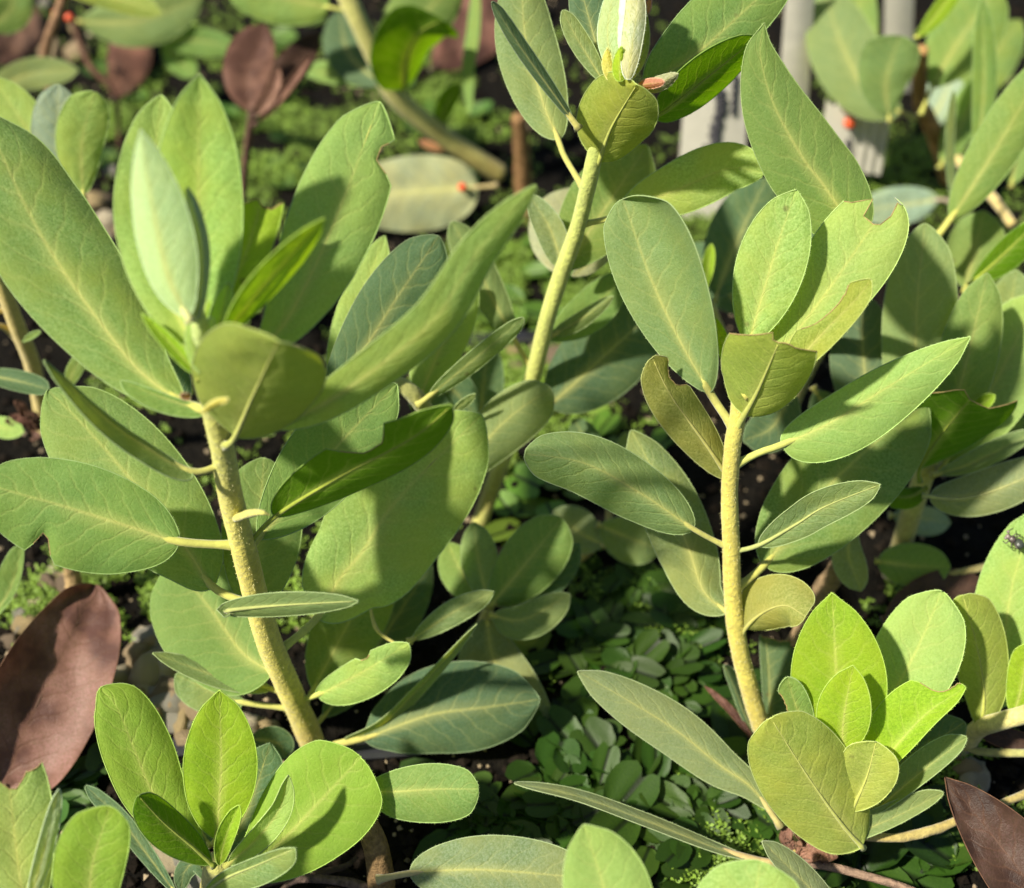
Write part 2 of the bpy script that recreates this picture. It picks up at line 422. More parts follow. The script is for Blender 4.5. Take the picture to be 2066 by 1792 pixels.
        mats = [M_DEAD, M_RIMD, M_RIMD] if dead else [M_FADED if c in ('cream', 'bgy') else M_LEAF, M_RIM, M_BITE]
        col = TINT[c]
        j = [rng.uniform(0.965, 1.05) for _ in range(3)]
        g = rng.uniform(0.93, 1.07)
        col = tuple(x * g * q for x, q in zip(col, j))
        o = new_obj(name, mk_mesh(name, vs, fs, mats, mi, uvs, org=s.org), s.root, col)
        if label: o["label"] = label
        if rib:
            top = min(1.0, min(cutf(0.0), 1.0)) if cut else 1.0
            n_ = 30; path, rad = [], []
            for k in range(n_ + 1):
                t = (b0 + (1 - b0) * top * 0.97) * k / n_
                c0 = at(t); e = 0.012
                tg = (at(min(t + e, 1)) - at(max(t - e, 0))).normalized()
                vw = (C0 - c0).normalized(); nn = tg.cross(vw).normalized().cross(tg)
                blade = max(0, (t - b0) / (1 - b0))
                R = ribr * rib * ((1.25 + 0.9 * max(0, 1 - t / max(b0, 1e-3) * 2.2) ** 2) if t < b0 else (1.03 * (1 - blade) ** 2 + 0.22)) * (0.75 if under else 1)
                
                sh = (0.1 if under else -1.7 * min(1.0, max(0.0, (t - b0) / 0.10))) * R
                path.append(c0 + nn * (sh if t > b0 else 0)); rad.append(R)
            tv, tf = tube(path, rad, 7)
            rc = ribc or ((0.56, 0.47, 0.10) if not dead else (0.09, 0.05, 0.035))
            mr = mk_mesh("midrib", tv, tf, [M_RIB], org=s.org)
            new_obj("midrib", mr, o, tuple((0.30 if under else 0.55) * x + (0.70 if under else 0.45) * y for x, y in zip(rc, col)) if not dead else rc)
        return o
    def part_tube(s, name, pts, radii, mat=None, col=(0.5, 0.45, 0.14), jitter=0.1, sides=10):
        dens = crom([tuple(map(float, q)) for q in pts], 8)
        m = len(dens); rad = []
        for i in range(m):
            x = i / (m - 1) * (len(radii) - 1); k = min(int(x), len(radii) - 2); f = x - k
            f = f * f * (3 - 2 * f); rad.append(radii[k] + (radii[k + 1] - radii[k]) * f)
        vs, fs = tube([P(*q) for q in dens], rad, sides, jitter, pts[0][0])
        return new_obj(name, mk_mesh(name, vs, fs, [mat or M_STEM], org=s.org), s.root, col)

# ------------------------------------------------------------------ the ground
def gz(x, y):
    return 0.16 * noise.noise(Vector((x * 0.35, y * 0.35, 0))) + 0.11 * noise.noise(Vector((x * 1.1, y * 1.1, 3))) + 0.06 * noise.noise(Vector((x * 3.1, y * 3.1, 7)))

def grid(n_x, n_y, x0, x1, y0, y1):
    vs, fs = [], []
    for j in range(n_y + 1):
        for i in range(n_x + 1):
            x = x0 + (x1 - x0) * i / n_x; y = y0 + (y1 - y0) * j / n_y
            vs.append(Vector((x, y, gz(x, y) - 0.12)))
    for j in range(n_y):
        for i in range(n_x):
            k = j * (n_x + 1) + i
            fs.append((k, k + 1, k + n_x + 2, k + n_x + 1))
    return vs, fs

vs, fs = grid(230, 200, -32, 32, 2, 58)
soil = new_obj("soil_ground", mk_mesh("soil_ground", vs, fs, [M_SOIL]))
tag(soil, "dark damp potting soil under all the plants", kind="structure")

def on_ground(x, y, lift=0.0):
    p = G(x, y); return Vector((p.x, p.y, gz(p.x, p.y) - 0.12 + lift))

# rims of the sunken black pots
def pot_rim(pts, label):
    path = [on_ground(x, y, 0.16) for x, y in pts]
    d3 = [Vector(q) for q in crom([tuple(p) for p in path], 10)]
    vs, fs = [], []
    for i, p in enumerate(d3):
        t = (d3[min(i + 1, len(d3) - 1)] - d3[max(i - 1, 0)]).normalized(); s_ = t.cross(Vector((0, 0, 1))).normalized()
        pr = [(-0.16, -0.7), (-0.16, 0.0), (-0.12, 0.06), (0.10, 0.06), (0.16, 0.0), (0.14, -0.10), (0.02, -0.12), (0.0, -0.7)]
        vs += [p + s_ * a + Vector((0, 0, b)) for a, b in pr]
    m = len(pr)
    for i in range(len(d3) - 1):
        for k in range(m):
            k2 = (k + 1) % m; fs.append((i * m + k, i * m + k2, (i + 1) * m + k2, (i + 1) * m + k))
    fs.append(tuple(range(m - 1, -1, -1))); fs.append(tuple(range((len(d3) - 1) * m, len(d3) * m)))
    og = path[0]
    o = new_obj("pot_rim", mk_mesh("pot_rim", vs, fs, [M_POT], org=og, smooth=False)); o.location = og * S
    return tag(o, label, "pot", "rims of sunken black pots")
pot_rim([(300, 1512), (500, 1504), (700, 1514), (850, 1512)], "black plastic pot rim crossing the soil behind the lower left rosette")
pot_rim([(900, 690), (1000, 686), (1100, 684), (1200, 692)], "black plastic pot rim behind the stem of the tall back centre shrub")

# pebbles
def stone_mesh(seed):
    bm = bmesh.new(); bmesh.ops.create_icosphere(bm, subdivisions=2, radius=1)
    for v in bm.verts:
        q = v.co.copy()
        v.co = q * (1 + 0.55 * noise.noise(q * 1.3 + Vector((seed * 3.7, 0, 0))) + 0.30 * noise.noise(q * 3.1 + Vector((seed, 5, 0))))
        v.co.z *= 0.72
    me = bpy.data.meshes.new("pebble"); bm.to_mesh(me); bm.free()
    me.materials.append(M_STONE); me.polygons.foreach_set("use_smooth", [True] * len(me.polygons)); return me
STONES = [stone_mesh(i) for i in range(7)]
# (x, y, spread x, spread y, how many)
PEB = [(330,1400,60,70,16,"in the gap left of the thick stem base"),(310,1395,70,80,26,"between the reddish fallen leaf and the left stem"),(345,1300,50,60,12,"under the left foreground shrub"),(30,1235,45,55,9,"above the reddish fallen leaf at the left edge"),
       (480,1480,80,30,14,"at the foot of the left foreground shrub"),(100,1180,60,30,7,"under the notched leaf at the left edge"),(280,1600,70,60,8,"behind the lower left rosette"),
       (330,1740,90,40,8,"at the bottom edge under the lower left rosette"),(440,480,60,70,6,"in the background by the withered brown seedling"),(220,420,30,70,8,"in the gap right of the big left leaf"),
       (730,1300,60,60,10,"in the gap right of the thick left stem"),(1075,715,60,40,7,"beside the pot rim at back centre"),(1240,720,50,30,4,"right of the pot rim at back centre"),
       (100,1540,60,30,5,"among small liverwort below the reddish leaf"),(1830,1240,70,30,5,"in shade below the right side shrub"),(1960,1540,60,40,5,"by the runners at the right edge"),(140,60,90,60,6,"far back in the top left corner")]
rngp = random.Random(11); n_p = 0
SC = [(0.66,0.56,0.38),(0.72,0.63,0.46),(0.52,0.40,0.25),(0.42,0.40,0.34),(0.62,0.48,0.26),(0.30,0.23,0.16)]
for (cx, cy_, sx, sy, k, where) in PEB:
    for _ in range(k):
        x, y = rngp.gauss(cx, sx * 0.6), rngp.gauss(cy_, sy * 0.6)
        r = rngp.choice([0.12, 0.15, 0.19, 0.24, 0.30])
        if cy_ < 800: r *= 1.15
        if 'left of the thick stem' in where: r = rngp.uniform(0.22, 0.40)
        o = new_obj("pebble", rngp.choice(STONES), None, rngp.choice(SC))
        o.location = on_ground(x, y, r * 0.35) * S
        o.scale = [r * S * rngp.uniform(0.8, 1.25) for _ in range(3)]
        o.rotation_euler = [rngp.uniform(0, 6.3) for _ in range(3)]
        size = "large" if r > 0.215 else "small"
        tag(o, size + " pale pumice pebble " + where, "pebble", size + " pumice pebbles " + where)

# grit and bark crumbs, too many to count
def scatter(name, label, count, rmin, rmax, mat, seed, col=None, ext=(-20, 20, 8, 46), flat=1.0):
    rng = random.Random(seed); vs, fs = [], []
    for _ in range(count):
        y = ext[2] + (ext[3] - ext[2]) * rng.random() ** 1.5; x = rng.uniform(-1, 1) * (3.5 + 0.46 * y)
        r = rng.uniform(rmin, rmax); k = len(vs)
        p = Vector((x, y, gz(x, y) - 0.12 + r * 0.3))
        R = Matrix.Rotation(rng.uniform(0, 6.28), 3, 'Z') @ Matrix.Rotation(rng.uniform(-0.8, 0.8), 3, 'X')
        a = [Vector((1, 0, 0)), Vector((0, 1, 0)), Vector((-1, 0, 0)), Vector((0, -1, 0)), Vector((0, 0, 1)), Vector((0, 0, -1))]
        for q in a:
            q = q * r * rng.uniform(0.6, 1.3); q.z *= flat; vs.append(p + R @ q)
        fs += [(k, k+1, k+4), (k+1, k+2, k+4), (k+2, k+3, k+4), (k+3, k, k+4), (k+1, k, k+5), (k+2, k+1, k+5), (k+3, k+2, k+5), (k, k+3, k+5)]
    o = new_obj(name, mk_mesh(name, vs, fs, [mat], smooth=False), None, col)
    return tag(o, label, kind="stuff")
scatter("grit", "fine pale grit strewn over the potting soil", 2600, 0.025, 0.07, M_STONE, 3, (0.30, 0.24, 0.16))
scatter("bark_crumbs", "dark crumbs of bark and peat covering the soil", 5200, 0.05, 0.18, M_DEBRIS, 4, flat=0.6)

# moss: short leafy shoots, one mass
def moss(count, regions, seed):
    rng = random.Random(seed); vs, fs = [], []
    for _ in range(count):
        cx, cy_, sx, sy = rng.choice(regions)
        x, y = rng.gauss(cx, sx), rng.gauss(cy_, sy)
        if y < -200: continue
        p = on_ground(x, y, -0.02)
        if noise.noise(Vector((p.x * 0.9, p.y * 0.9, 11))) < -0.15: continue
        h = rng.uniform(0.12, 0.36); lean = Vector((rng.gauss(0, 0.35), rng.gauss(0, 0.35), 1)).normalized()
        for q in range(7):
            t = q / 7; b = p + lean * h * t; an = q * 2.4 + rng.random()
            d_ = Vector((math.cos(an), math.sin(an), 0.55)).normalized(); L = rng.uniform(0.07, 0.12) * (1.1 - 0.4 * t); s_ = d_.cross(lean).normalized() * L * 0.28
            k = len(vs); vs += [b, b + d_ * L * 0.5 - s_, b + d_ * L, b + d_ * L * 0.5 + s_]; fs.append((k, k+1, k+2, k+3))
    o = new_obj("moss", mk_mesh("moss", vs, fs, [M_MOSS], smooth=False))
    return tag(o, "short bright green moss growing in cushions on the soil", kind="stuff")
moss(19000, [(800,180,420,90),(1500,250,300,110),(300,120,200,90),(1950,420,120,120),(600,900,200,150),(1070,600,90,50),(1070,560,70,50),(1060,480,60,50),(1100,680,60,50),(1010,640,60,60),(1070,600,90,50),(1070,560,70,50),(1180,600,60,50),(1090,740,40,40),(620,260,90,60),(560,330,60,60),(450,150,80,60),(930,270,60,50),(880,170,60,50),
            (1830,340,60,40),(1990,1590,60,50),(1960,1660,50,40),(260,1210,60,40),(90,1200,50,40),(300,730,60,60),(1850,1300,60,50),(1420,470,60,60),(1420,1720,80,50),
            (230,230,40,50),(1160,900,70,60),(1290,1230,90,60),(1560,1780,60,30),(700,1200,50,60)], 5)

# liverwort lobes
def lobe_mesh(seed):
    rng = random.Random(seed); vs, uv, fs = [], [], []
    nr, na = 5, 26
    vs.append(Vector((0, 0, 0))); uv.append((0.5, 0.0))
    for i in range(1, nr + 1):
        rr = i / nr
        for k in range(na):
            an = -math.pi + 2 * math.pi * k / na                       # +y is the tip
            ca, sa = math.sin(an), math.cos(an)
            R = 1 - 0.40 * math.exp(-(an / 0.26) ** 2) - 0.28 * (1 - sa) * 0.5 + 0.05 * noise.noise(Vector((an * 1.4, seed, 0)))
            R *= 1 + 0.05 * abs(math.sin(an * 4.5 + seed)) * (1 if rr > 0.9 else 0.3)
            x, y = ca * R * rr * 0.60, sa * R * rr * 0.66 + 0.55 * rr
            z = 0.16 * (rr ** 2.5) * (0.35 + 0.65 * abs(ca)) + 0.012 * noise.noise(Vector((x * 2, y * 2, seed))) - 0.07 * math.exp(-(x / 0.09) ** 2)
            vs.append(Vector((x, y, z))); uv.append((0.5 + x * 0.7, y))
    for k in range(na): fs.append((0, 1 + (k + 1) % na, 1 + k))
    for i in range(nr - 1):
        for k in range(na):
            a = 1 + i * na + k; b = 1 + i * na + (k + 1) % na
            fs.append((a, b, b + na, a + na))
    me = mk_mesh("lobe", vs, fs, [M_LOBE], None, uv)
    return me
LOBES = [lobe_mesh(i) for i in range(6)]
rngl = random.Random(23)
def liverwort(label, centres, size=(0.42, 0.85), col=(0.022, 0.058, 0.006)):
    c0 = on_ground(centres[0][0], centres[0][1])
    r0 = root("liverwort", c0, label, "liverwort", "liverwort patches on the soil")
    for (cx, cy_, sx, sy, k) in centres:
        for _ in range(k):
            x, y = rngl.gauss(cx, sx), rngl.gauss(cy_, sy)
            p = on_ground(x, y, rngl.uniform(0.02, 0.22)); s_ = rngl.uniform(*size)
            o = new_obj("lobe", rngl.choice(LOBES), r0)
            o.location = (p - c0) * S; o.scale = (s_ * rngl.uniform(0.7, 1.2), s_ * rngl.uniform(0.85, 1.35), s_ * rngl.uniform(0.4, 1.3))
            o.rotation_euler = (rngl.gauss(0.10, 0.14), rngl.gauss(0, 0.15), rngl.uniform(0, 6.28))
            g = rngl.uniform(0.65, 1.25); o.color = (col[0] * g * rngl.uniform(0.85, 1.25), col[1] * g, col[2] * g, 1)
    return r0
liverwort("dense green liverwort carpet in the shade between the two tall shrubs", [(1300,1270,80,60,44),(1350,1350,70,50,40),(1240,1330,70,60,32),(1400,1260,40,50,24)], (0.3, 0.62))
liverwort("liverwort patch around the long narrow leaf at the bottom centre", [(1280,1660,100,50,44),(1120,1640,80,50,30),(1420,1640,60,50,26),(1180,1560,70,40,24),(1000,1650,60,50,20)], (0.3, 0.62))
liverwort("glossy liverwort with big scalloped lobes at the bottom right", [(1850,1720,60,45,14),(1780,1760,60,30,8),(1440,1740,50,40,8),(1480,1570,40,40,8)], (0.6, 1.0))
liverwort("small green liverwort beside the reddish fallen leaf at lower left", [(120,1580,45,35,12),(190,1540,30,30,8),(420,1440,40,30,5)], (0.35, 0.6), (0.04, 0.10, 0.022))
liverwort("bright liverwort behind the stem of the tall back centre shrub", [(1060,520,60,30,10),(1080,640,60,30,10),(1170,870,60,50,10),(1080,1010,50,60,10)], (0.4, 0.7), (0.085, 0.17, 0.022))
liverwort("small dark liverwort among moss in the background at top left", [(560,300,80,60,10),(880,250,60,50,10),(620,90,60,40,6),(230,240,30,40,5)], (0.4, 0.7), (0.05, 0.11, 0.02))

# ------------------------------------------------------------------ fallen leaves, twigs, prills, tags
class Loose(Plant):
    def __init__(s, foot, label, cat, name, group=None):
        s.root = root(name, foot, label, cat, group); s.org = foot; s.stem = [(0, 0, 20)]
def fallen(label, pts, d, dd, wl, wr, c, fl=0.1, fr=0.1, **kw):
    o = Loose(on_ground(*pts[0]), label, "leaf", "fallen_leaf", "fallen leaves on the soil")
    kw.setdefault('dead', True); kw.setdefault('wav', 2.0)
    q = o.leaf(pts, dd, wl, wr, fl, fr, c, d=d, name="blade", **kw); return o
fallen("large reddish brown fallen leaf at the left edge", [(5,1600),(40,1500),(85,1400),(140,1290),(192,1182)], 19.9, 1.1, 96, 120, 'dead', 0.25, 0.2, b0=0.02, a=0.35, b=0.5, wav=3.5, bow=-0.35, curl=-0.3)
fallen("dark brown fallen leaf in the bottom right corner", [(2150,1880),(2060,1760),(1990,1670),(1906,1568)], 17.4, 0.8, 70, 82, 'ddk', 0.25, 0.25, wav=3.0, curl=-0.2, b0=0.02, a=0.4, b=0.8)
fallen("small grey-brown fallen leaf at the right edge above the dark brown one", [(2110,1505),(2040,1492),(1975,1478)], 19.3, 0.1, 20, 20, 'ddk', 0.2, 0.2, b0=0.02)
fallen("purplish brown fallen leaf in shade below the right-hand plants", [(1780,1250),(1870,1215),(1980,1170)], 21.4, 0.4, 52, 50, 'ddk', 0.1, 0.1, b0=0.03)
fallen("pinkish brown fallen leaf at the top centre in the background", [(870,140),(950,70),(1060,-40)], 33.4, 2.0, 66, 60, 'brn', 0.1, 0.1, b0=0.02)
fallen("brown fallen leaf at the top left in the background", [(230,200),(260,110),(250,30)], 33.0, 1.6, 40, 44, 'brn', 0.1, 0.1, b0=0.02)
fallen("rusty brown fallen leaf in the far top left corner", [(-20,130),(30,70),(60,0)], 33.6, 1.6, 44, 44, 'brn', 0.1, 0.1, b0=0.02)
fallen("faded pale green fallen leaf with orange bead lying behind the left shrub", [(1004,374),(962,378),(900,382),(800,390),(690,402)], 29.0, -0.2, 80, 72, 'cream', 0.05, 0.05, p=1, a=0.4, b=0.5, dead=False, ribc=(0.5,0.34,0.12))
fallen("bluish grey fallen leaf with pink stalk under the tall twisted leaf", [(1920,408),(1893,403),(1830,413),(1735,425)], 28.3, -0.2, 38, 38, 'bgy', 0.1, 0.1, p=1, a=0.55, b=0.5, dead=False, ribc=(0.45,0.25,0.18))
fallen("shaded purplish fallen leaf under the shrub at the left bottom edge", [(640,1830),(720,1760),(820,1730)], 19.2, 0.6, 46, 40, 'ddk', 0.1, 0.1, b0=0.03)

def twig(label, pts, radii, col, mat=None, name="twig"):
    o = Loose(P(*pts[0]), label, "twig", name, "dry twigs and runners")
    q = o.part_tube("bark", pts, radii, mat or M_WOOD, col, 0.25); return o
twig("reddish dry twig slanting down at the top left", [(146,40,30.5),(178,127,30.6),(223,178,30.8),(238,222,31.0),(240,300,31.6)], [0.07,0.075,0.06,0.04], (0.12,0.065,0.045))
twig("broken brown woody stub standing near the faded fallen leaf", [(1046,236,28.5),(1052,300,29.2),(1056,380,30.0),(1062,470,30.4)], [0.16,0.18,0.2,0.2], (0.26,0.15,0.07))
twig("tan woody stick standing behind the bright rosette at lower right", [(1604,1310,20.6),(1640,1235,20.7),(1672,1175,20.8),(1698,1135,20.9)], [0.17,0.16,0.17,0.16], (0.24,0.17,0.10))
twig("thin yellowish runner curving to the right below the bright rosette", [(1742,1688,18.4),(1812,1690,18.4),(1880,1676,18.5),(1932,1656,18.6),(2007,1627,18.8),(2080,1598,19.0)], [0.06,0.07,0.06,0.06], (0.42,0.38,0.15), M_STEM)
twig("thin grey-green runner at the right edge below the spotted leaf", [(1912,1158,21.8),(1960,1150,21.8),(2022,1136,21.7)], [0.05,0.06,0.06], (0.30,0.32,0.17), M_STEM)
twig("short tan stub standing in soil under the left foreground leaf", [(138,1100,21.6),(144,1150,22.0),(152,1190,22.2)], [0.13,0.13,0.15], (0.40,0.28,0.14))
twig("thin dark rootlet curling over soil at the bottom left", [(520,1790,18.8),(600,1770,18.8),(690,1750,18.9),(720,1730,19.0)], [0.03,0.05,0.03], (0.07,0.05,0.04))

def prill(x, y, d, label, r=0.13):
    bm = bmesh.new(); bmesh.ops.create_icosphere(bm, subdivisions=3, radius=r * S)
    for v in bm.verts: v.co *= 1 + 0.06 * noise.noise(v.co * 900)
    me = bpy.data.meshes.new("fertiliser_prill"); bm.to_mesh(me); bm.free(); me.materials.append(M_PRILL)
    me.polygons.foreach_set("use_smooth", [True] * len(me.polygons))
    o = new_obj("fertiliser_prill", me); o.location = P(x, y, d) * S
    tag(o, label, "bead", "orange fertiliser beads")
prill(933, 378, 28.75, "orange bead lying on the faded pale fallen leaf", 0.1)
prill(1714, 249, 29.3, "orange bead stuck to the torn white tag", 0.13)
prill(62, 24, 31.5, "red-orange bead at the far left of the top edge", 0.09)
prill(140, 36, 30.2, "red-orange bead on the reddish twig at top left", 0.10)
prill(112, 27, 31.6, "dull red bead between two brighter ones at top left", 0.08)

# white plant tags
def ptag(label, quad, d, top=None, ridges=0, scrawl=None):
    """quad: four (x, y) corners, clockwise from top left; d: depths at those corners"""
    c = [P(x, y, z) for (x, y), z in zip(quad, d)]
    og = (c[2] + c[3]) / 2
    r0 = root("plant_tag", og, label, "plant tag", "white plastic plant tags")
    nx, ny = 24, 6
    nrm = (c[1] - c[0]).cross(c[3] - c[0]).normalized()
    if nrm.dot(C0 - c[0]) < 0: nrm = -nrm
    vs, fs = [], []
    def pt(u, v, h):
        if top: v = v + (1 - v) * top(u)
        p = (c[0] * (1 - u) + c[1] * u) * (1 - v) + (c[3] * (1 - u) + c[2] * u) * v
        return p + nrm * h
    for side in (0.03, -0.03):
        for j in range(ny + 1):
            for i in range(nx + 1):
                u = i / nx; vs.append(pt(u, j / ny, side + (0.02 * math.sin(u * 40) if ridges and u > ridges else 0) + 0.05 * math.sin(math.pi * u)))
    m = (nx + 1) * (ny + 1)
    for s_ in (0, 1):
        for j in range(ny):
            for i in range(nx):
                k = s_ * m + j * (nx + 1) + i; q = (k, k + 1, k + nx + 2, k + nx + 1); fs.append(q if s_ == 0 else q[::-1])
    ring = [i for i in range(nx + 1)] + [j * (nx + 1) + nx for j in range(1, ny + 1)] + [ny * (nx + 1) + i for i in range(nx - 1, -1, -1)] + [j * (nx + 1) for j in range(ny - 1, 0, -1)]
    for a, b in zip(ring, ring[1:] + ring[:1]): fs.append((a, a + m, b + m, b))
    new_obj("plate", mk_mesh("plate", vs, fs, [M_TAG], org=og, smooth=False), r0)
    if scrawl:
        tv, tf = [], []
        for st in scrawl:
            d3 = [pt(u, v, 0.03 + 0.05 * math.sin(math.pi * u)) for u, v in crom(st, 6)]
            a_, b_ = tube(d3, [0.062] * len(d3), 5); k = len(tv); tv += a_; tf += [tuple(x + k for x in q) for q in b_]
        o = new_obj("handwriting", mk_mesh("handwriting", tv, tf, [M_INK], org=og), r0); o["kind"] = "stuff"; o["label"] = "blurred dark handwriting running along the tag"
rng = random.Random(5)
scr = []
for k in range(9):
    v = 0.16 + k * 0.055; u0 = 0.52 + 0.04 * math.sin(k)
    scr.append([(u0 - 0.07, v), (u0 + 0.05 + 0.05 * rng.random(), v + 0.015), (u0 - 0.04 * rng.random(), v + 0.03), (u0 + 0.09, v + 0.05)])
scr.append([(0.36, 0.50), (0.40, 0.56), (0.47, 0.58), (0.58, 0.60)])
for k in range(5):
    v = 0.08 + k * 0.05; scr.append([(0.74, v), (0.80, v + 0.02), (0.76, v + 0.04)])
ptag("white plant tag with blurred handwriting behind the back centre shrub", [(1386,130),(1512,120),(1496,440),(1362,440)], (28.0,28.0,30.2,30.2), scrawl=scr)
ptag("torn white plant tag with ridged edge and orange bead, upper right", [(1668,196),(1800,232),(1776,352),(1650,330)], (29.2,29.2,30.4,30.4), top=lambda u: 0.07 * abs(math.sin(u * 15)) + 0.05 * math.sin(u * 37) ** 2, ridges=0.55,
     scrawl=[[(0.40,0.50),(0.44,0.54),(0.40,0.58)],[(0.40,0.62),(0.45,0.66),(0.41,0.70)],[(0.42,0.74),(0.46,0.78)]])
ptag("tall shaded white plant tag at the top edge left of the corner shrub", [(1590,-60),(1646,-60),(1622,330),(1560,330)], (27.4,27.4,31.0,31.0))
ptag("sunlit white plant tag at the top edge behind the corner shrub", [(1786,-60),(1846,-60),(1836,190),(1782,190)], (31.2,31.2,33.8,33.8))
ptag("narrow white plant tag glimpsed between leaves at the top right", [(1722,-60),(1752,-60),(1774,190),(1742,190)], (31.6,31.6,33.9,33.9))

# tiny insect on the right-hand leaf
og = P(2044, 1090, 19.17)
bug = root("insect", og, "tiny dark insect resting on the leaf margin at the right edge", "insect")
def blob(name, x, y, d, r, col, sq=(1, 1, 1)):
    bm = bmesh.new(); bmesh.ops.create_icosphere(bm, subdivisions=2, radius=r * S)
    for v in bm.verts: v.co = Vector((v.co.x * sq[0], v.co.y * sq[1], v.co.z * sq[2])) * (1 + 0.1 * noise.noise(v.co * 3000))
    me = bpy.data.meshes.new(name); bm.to_mesh(me); bm.free(); me.materials.append(M_BUG); me.polygons.foreach_set("use_smooth", [True] * len(me.polygons))
    o = new_obj(name, me, bug, col); o.location = (P(x, y, d) - og) * S; return o
blob("abdomen", 2056, 1097, 19.12, 0.075, (0.05,0.06,0.05), (1, 1.25, 0.8))
blob("thorax", 2042, 1088, 19.12, 0.058, (0.10,0.08,0.075))
blob("head", 2034, 1083, 19.12, 0.042, (0.20,0.16,0.15))
blob("antenna_club", 2034, 1073, 19.10, 0.024, (0.22,0.18,0.17))
blob("antenna_club", 2029, 1086, 19.10, 0.024, (0.22,0.18,0.17))
for (a, b, c_) in [((2042,1088),(2048,1078),(2060,1080)),((2044,1092),(2040,1102),(2050,1108)),((2038,1088),(2030,1096),(2024,1092)),((2046,1086),(2056,1082),(2066,1086)),((2046,1094),(2052,1106),(2062,1112)),((2038,1084),(2036,1072),(2044,1066))]:
    path = [P(*a, 19.12), P(*b, 19.02), P(*c_, 19.22)]
    tv, tf = tube([Vector(q) for q in crom([tuple(p) for p in path], 5)], [0.009] * 11, 5)
    new_obj("leg", mk_mesh("leg", tv, tf, [M_BUG], org=og), bug, (0.12,0.10,0.09))

# ------------------------------------------------------------------ the shrubs
# A: tall shrub in the left foreground
A = Plant("tall shrub in the left foreground with thick yellow stem and large felted leaves",
          [(648,1560,20.6),(622,1480,20.0),(588,1400,19.3),(545,1300,18.4),(515,1200,17.6),(490,1100,16.9),(465,1000,16.2),(448,900,15.5),(425,800,14.9),(412,730,14.45),(408,705,14.3)],
          r=(0.205,0.115), col=(0.56,0.49,0.09), foot=G(650,1580))
f = A.leaf
f([(400,835),(375,815),(285,752),(206,656),(113,525),(51,415),(10,326),(-40,225)],1.1,108,118,0.25,-0.35,'gr',p=1,a=0.75,b=0.5,ribr=0.045)
f([(405,670),(403,560),(400,400),(402,150)],-0.5,88,88,0.25,0.25,'lt',b0=0.04,a=0.65,b=0.70,bow=0.2)
f([(398,710),(350,620),(305,430),(325,193)],0.5,72,75,0.3,0.2,'lt',b0=0.03,a=0.6,b=0.55)
f([(385,650),(340,560),(305,400),(284,262)],-0.7,44,70,-0.8,0.15,'pa',b0=0.03,a=0.62,b=0.85,d=13.7,wav=0.6)
f([(400,650),(408,520),(396,440),(377,378)],-0.2,16,15,-1.2,-1.2,'bgy',b0=0.03,a=0.45,b=0.45,d=13.8,rib=0)
f([(425,700),(455,600),(500,500),(548,335)],0.3,52,46,0.1,0.2,'yg',b0=0.05,cut=[(-1,0.74),(-0.2,0.80),(0.3,0.77),(1,0.83)],a=0.7,b=0.35)
f([(440,692),(520,590),(600,500),(655,440)],-0.9,30,30,1.0,-1.1,'yg',b0=0.03,a=0.75,b=0.75,d=13.9)
f([(430,745),(540,690),(610,590),(690,410),(766,206)],1.2,92,86,0.15,-0.1,'lt',b0=0.13,a=0.85,b=0.55,bites=[(1,0.78,0.90,0.55)])
f([(455,900),(474,882),(512,795),(562,688)],-2.2,138,122,0.0,-0.3,'ol',p=1,a=0.46,b=0.40,under=True,ribr=0.04,d=15.2)
f([(440,890),(620,832),(760,742),(880,640),(970,500),(1080,376)],-1.7,46,46,0.5,-0.7,'lt',b0=0.12,a=0.45,b=0.5,bow=-0.3)
f([(512,1105),(556,1042),(680,965),(830,885),(912,818)],-2.0,62,48,0.9,-1.1,'dk',p=1,a=0.55,b=0.55,under=True,bites=[(-1,0.44,0.72,0.72)])
f([(572,1312),(640,1247),(683,1171),(734,1109),(786,1027),(875,931),(972,838)],0.6,108,138,0.25,-0.2,'lt',p=1,a=0.55,b=0.55,ribr=0.045)
f([(520,1110),(600,1000),(690,890),(800,775)],1.3,85,80,0.2,0.1,'gr',b0=0.08)
f([(530,1265),(515,1180),(520,1080),(533,924)],0.8,72,88,0.2,-0.2,'gr',b0=0.08,a=0.6,b=0.45)
f([(468,1108),(362,1093),(260,1062),(130,1022),(0,985),(-45,970)],-0.6,118,95,-0.25,0.1,'gr',p=1,a=0.55,b=0.55,bites=[(-1,0.56,0.68,0.42)],ribr=0.045)
f([(478,1232),(430,1185),(377,1109),(270,975),(180,870),(98,787)],0.7,110,108,0.1,-0.15,'gr',p=1,a=0.6,b=0.5,ribr=0.045)
f([(446,938),(388,952),(300,905),(206,838),(89,728)],-1.3,30,9,1.4,-1.5,'gg',p=1,a=0.28,b=0.6)
f([(540,1380),(497,1324),(456,1273),(422,1225),(345,1130)],0.5,120,85,0.1,0.2,'gr',p=0,b0=0.06,a=0.55,b=0.5)
f([(505,1236),(452,1233),(560,1222),(722,1213)],-0.6,26,22,0.9,-1.2,'gg',b0=0.12,d=16.6,a=0.5,b=0.6,under=True)
f([(578,1402),(545,1390),(440,1365),(309,1318)],-0.5,22,22,0.9,-0.9,'gg',p=1,a=0.5,b=0.65)
f([(582,1437),(490,1417),(430,1395),(355,1362)],-0.1,46,24,0.2,0.5,'gg',p=1,a=0.5,b=0.45)
f([(600,1412),(640,1402),(720,1362),(825,1299)],-0.8,30,54,0.3,-0.2,'lt',p=1,a=0.45,b=0.5,bites=[(-1,0.5,0.66,0.35)])
f([(605,1440),(632,1392),(670,1320),(720,1230),(790,1140)],1.3,68,72,0.2,-0.2,'gr',p=1,a=0.7)
f([(640,1470),(690,1400),(770,1290),(870,1138)],2.0,55,52,0.2,-0.2,'bl_shade',b0=0.1)
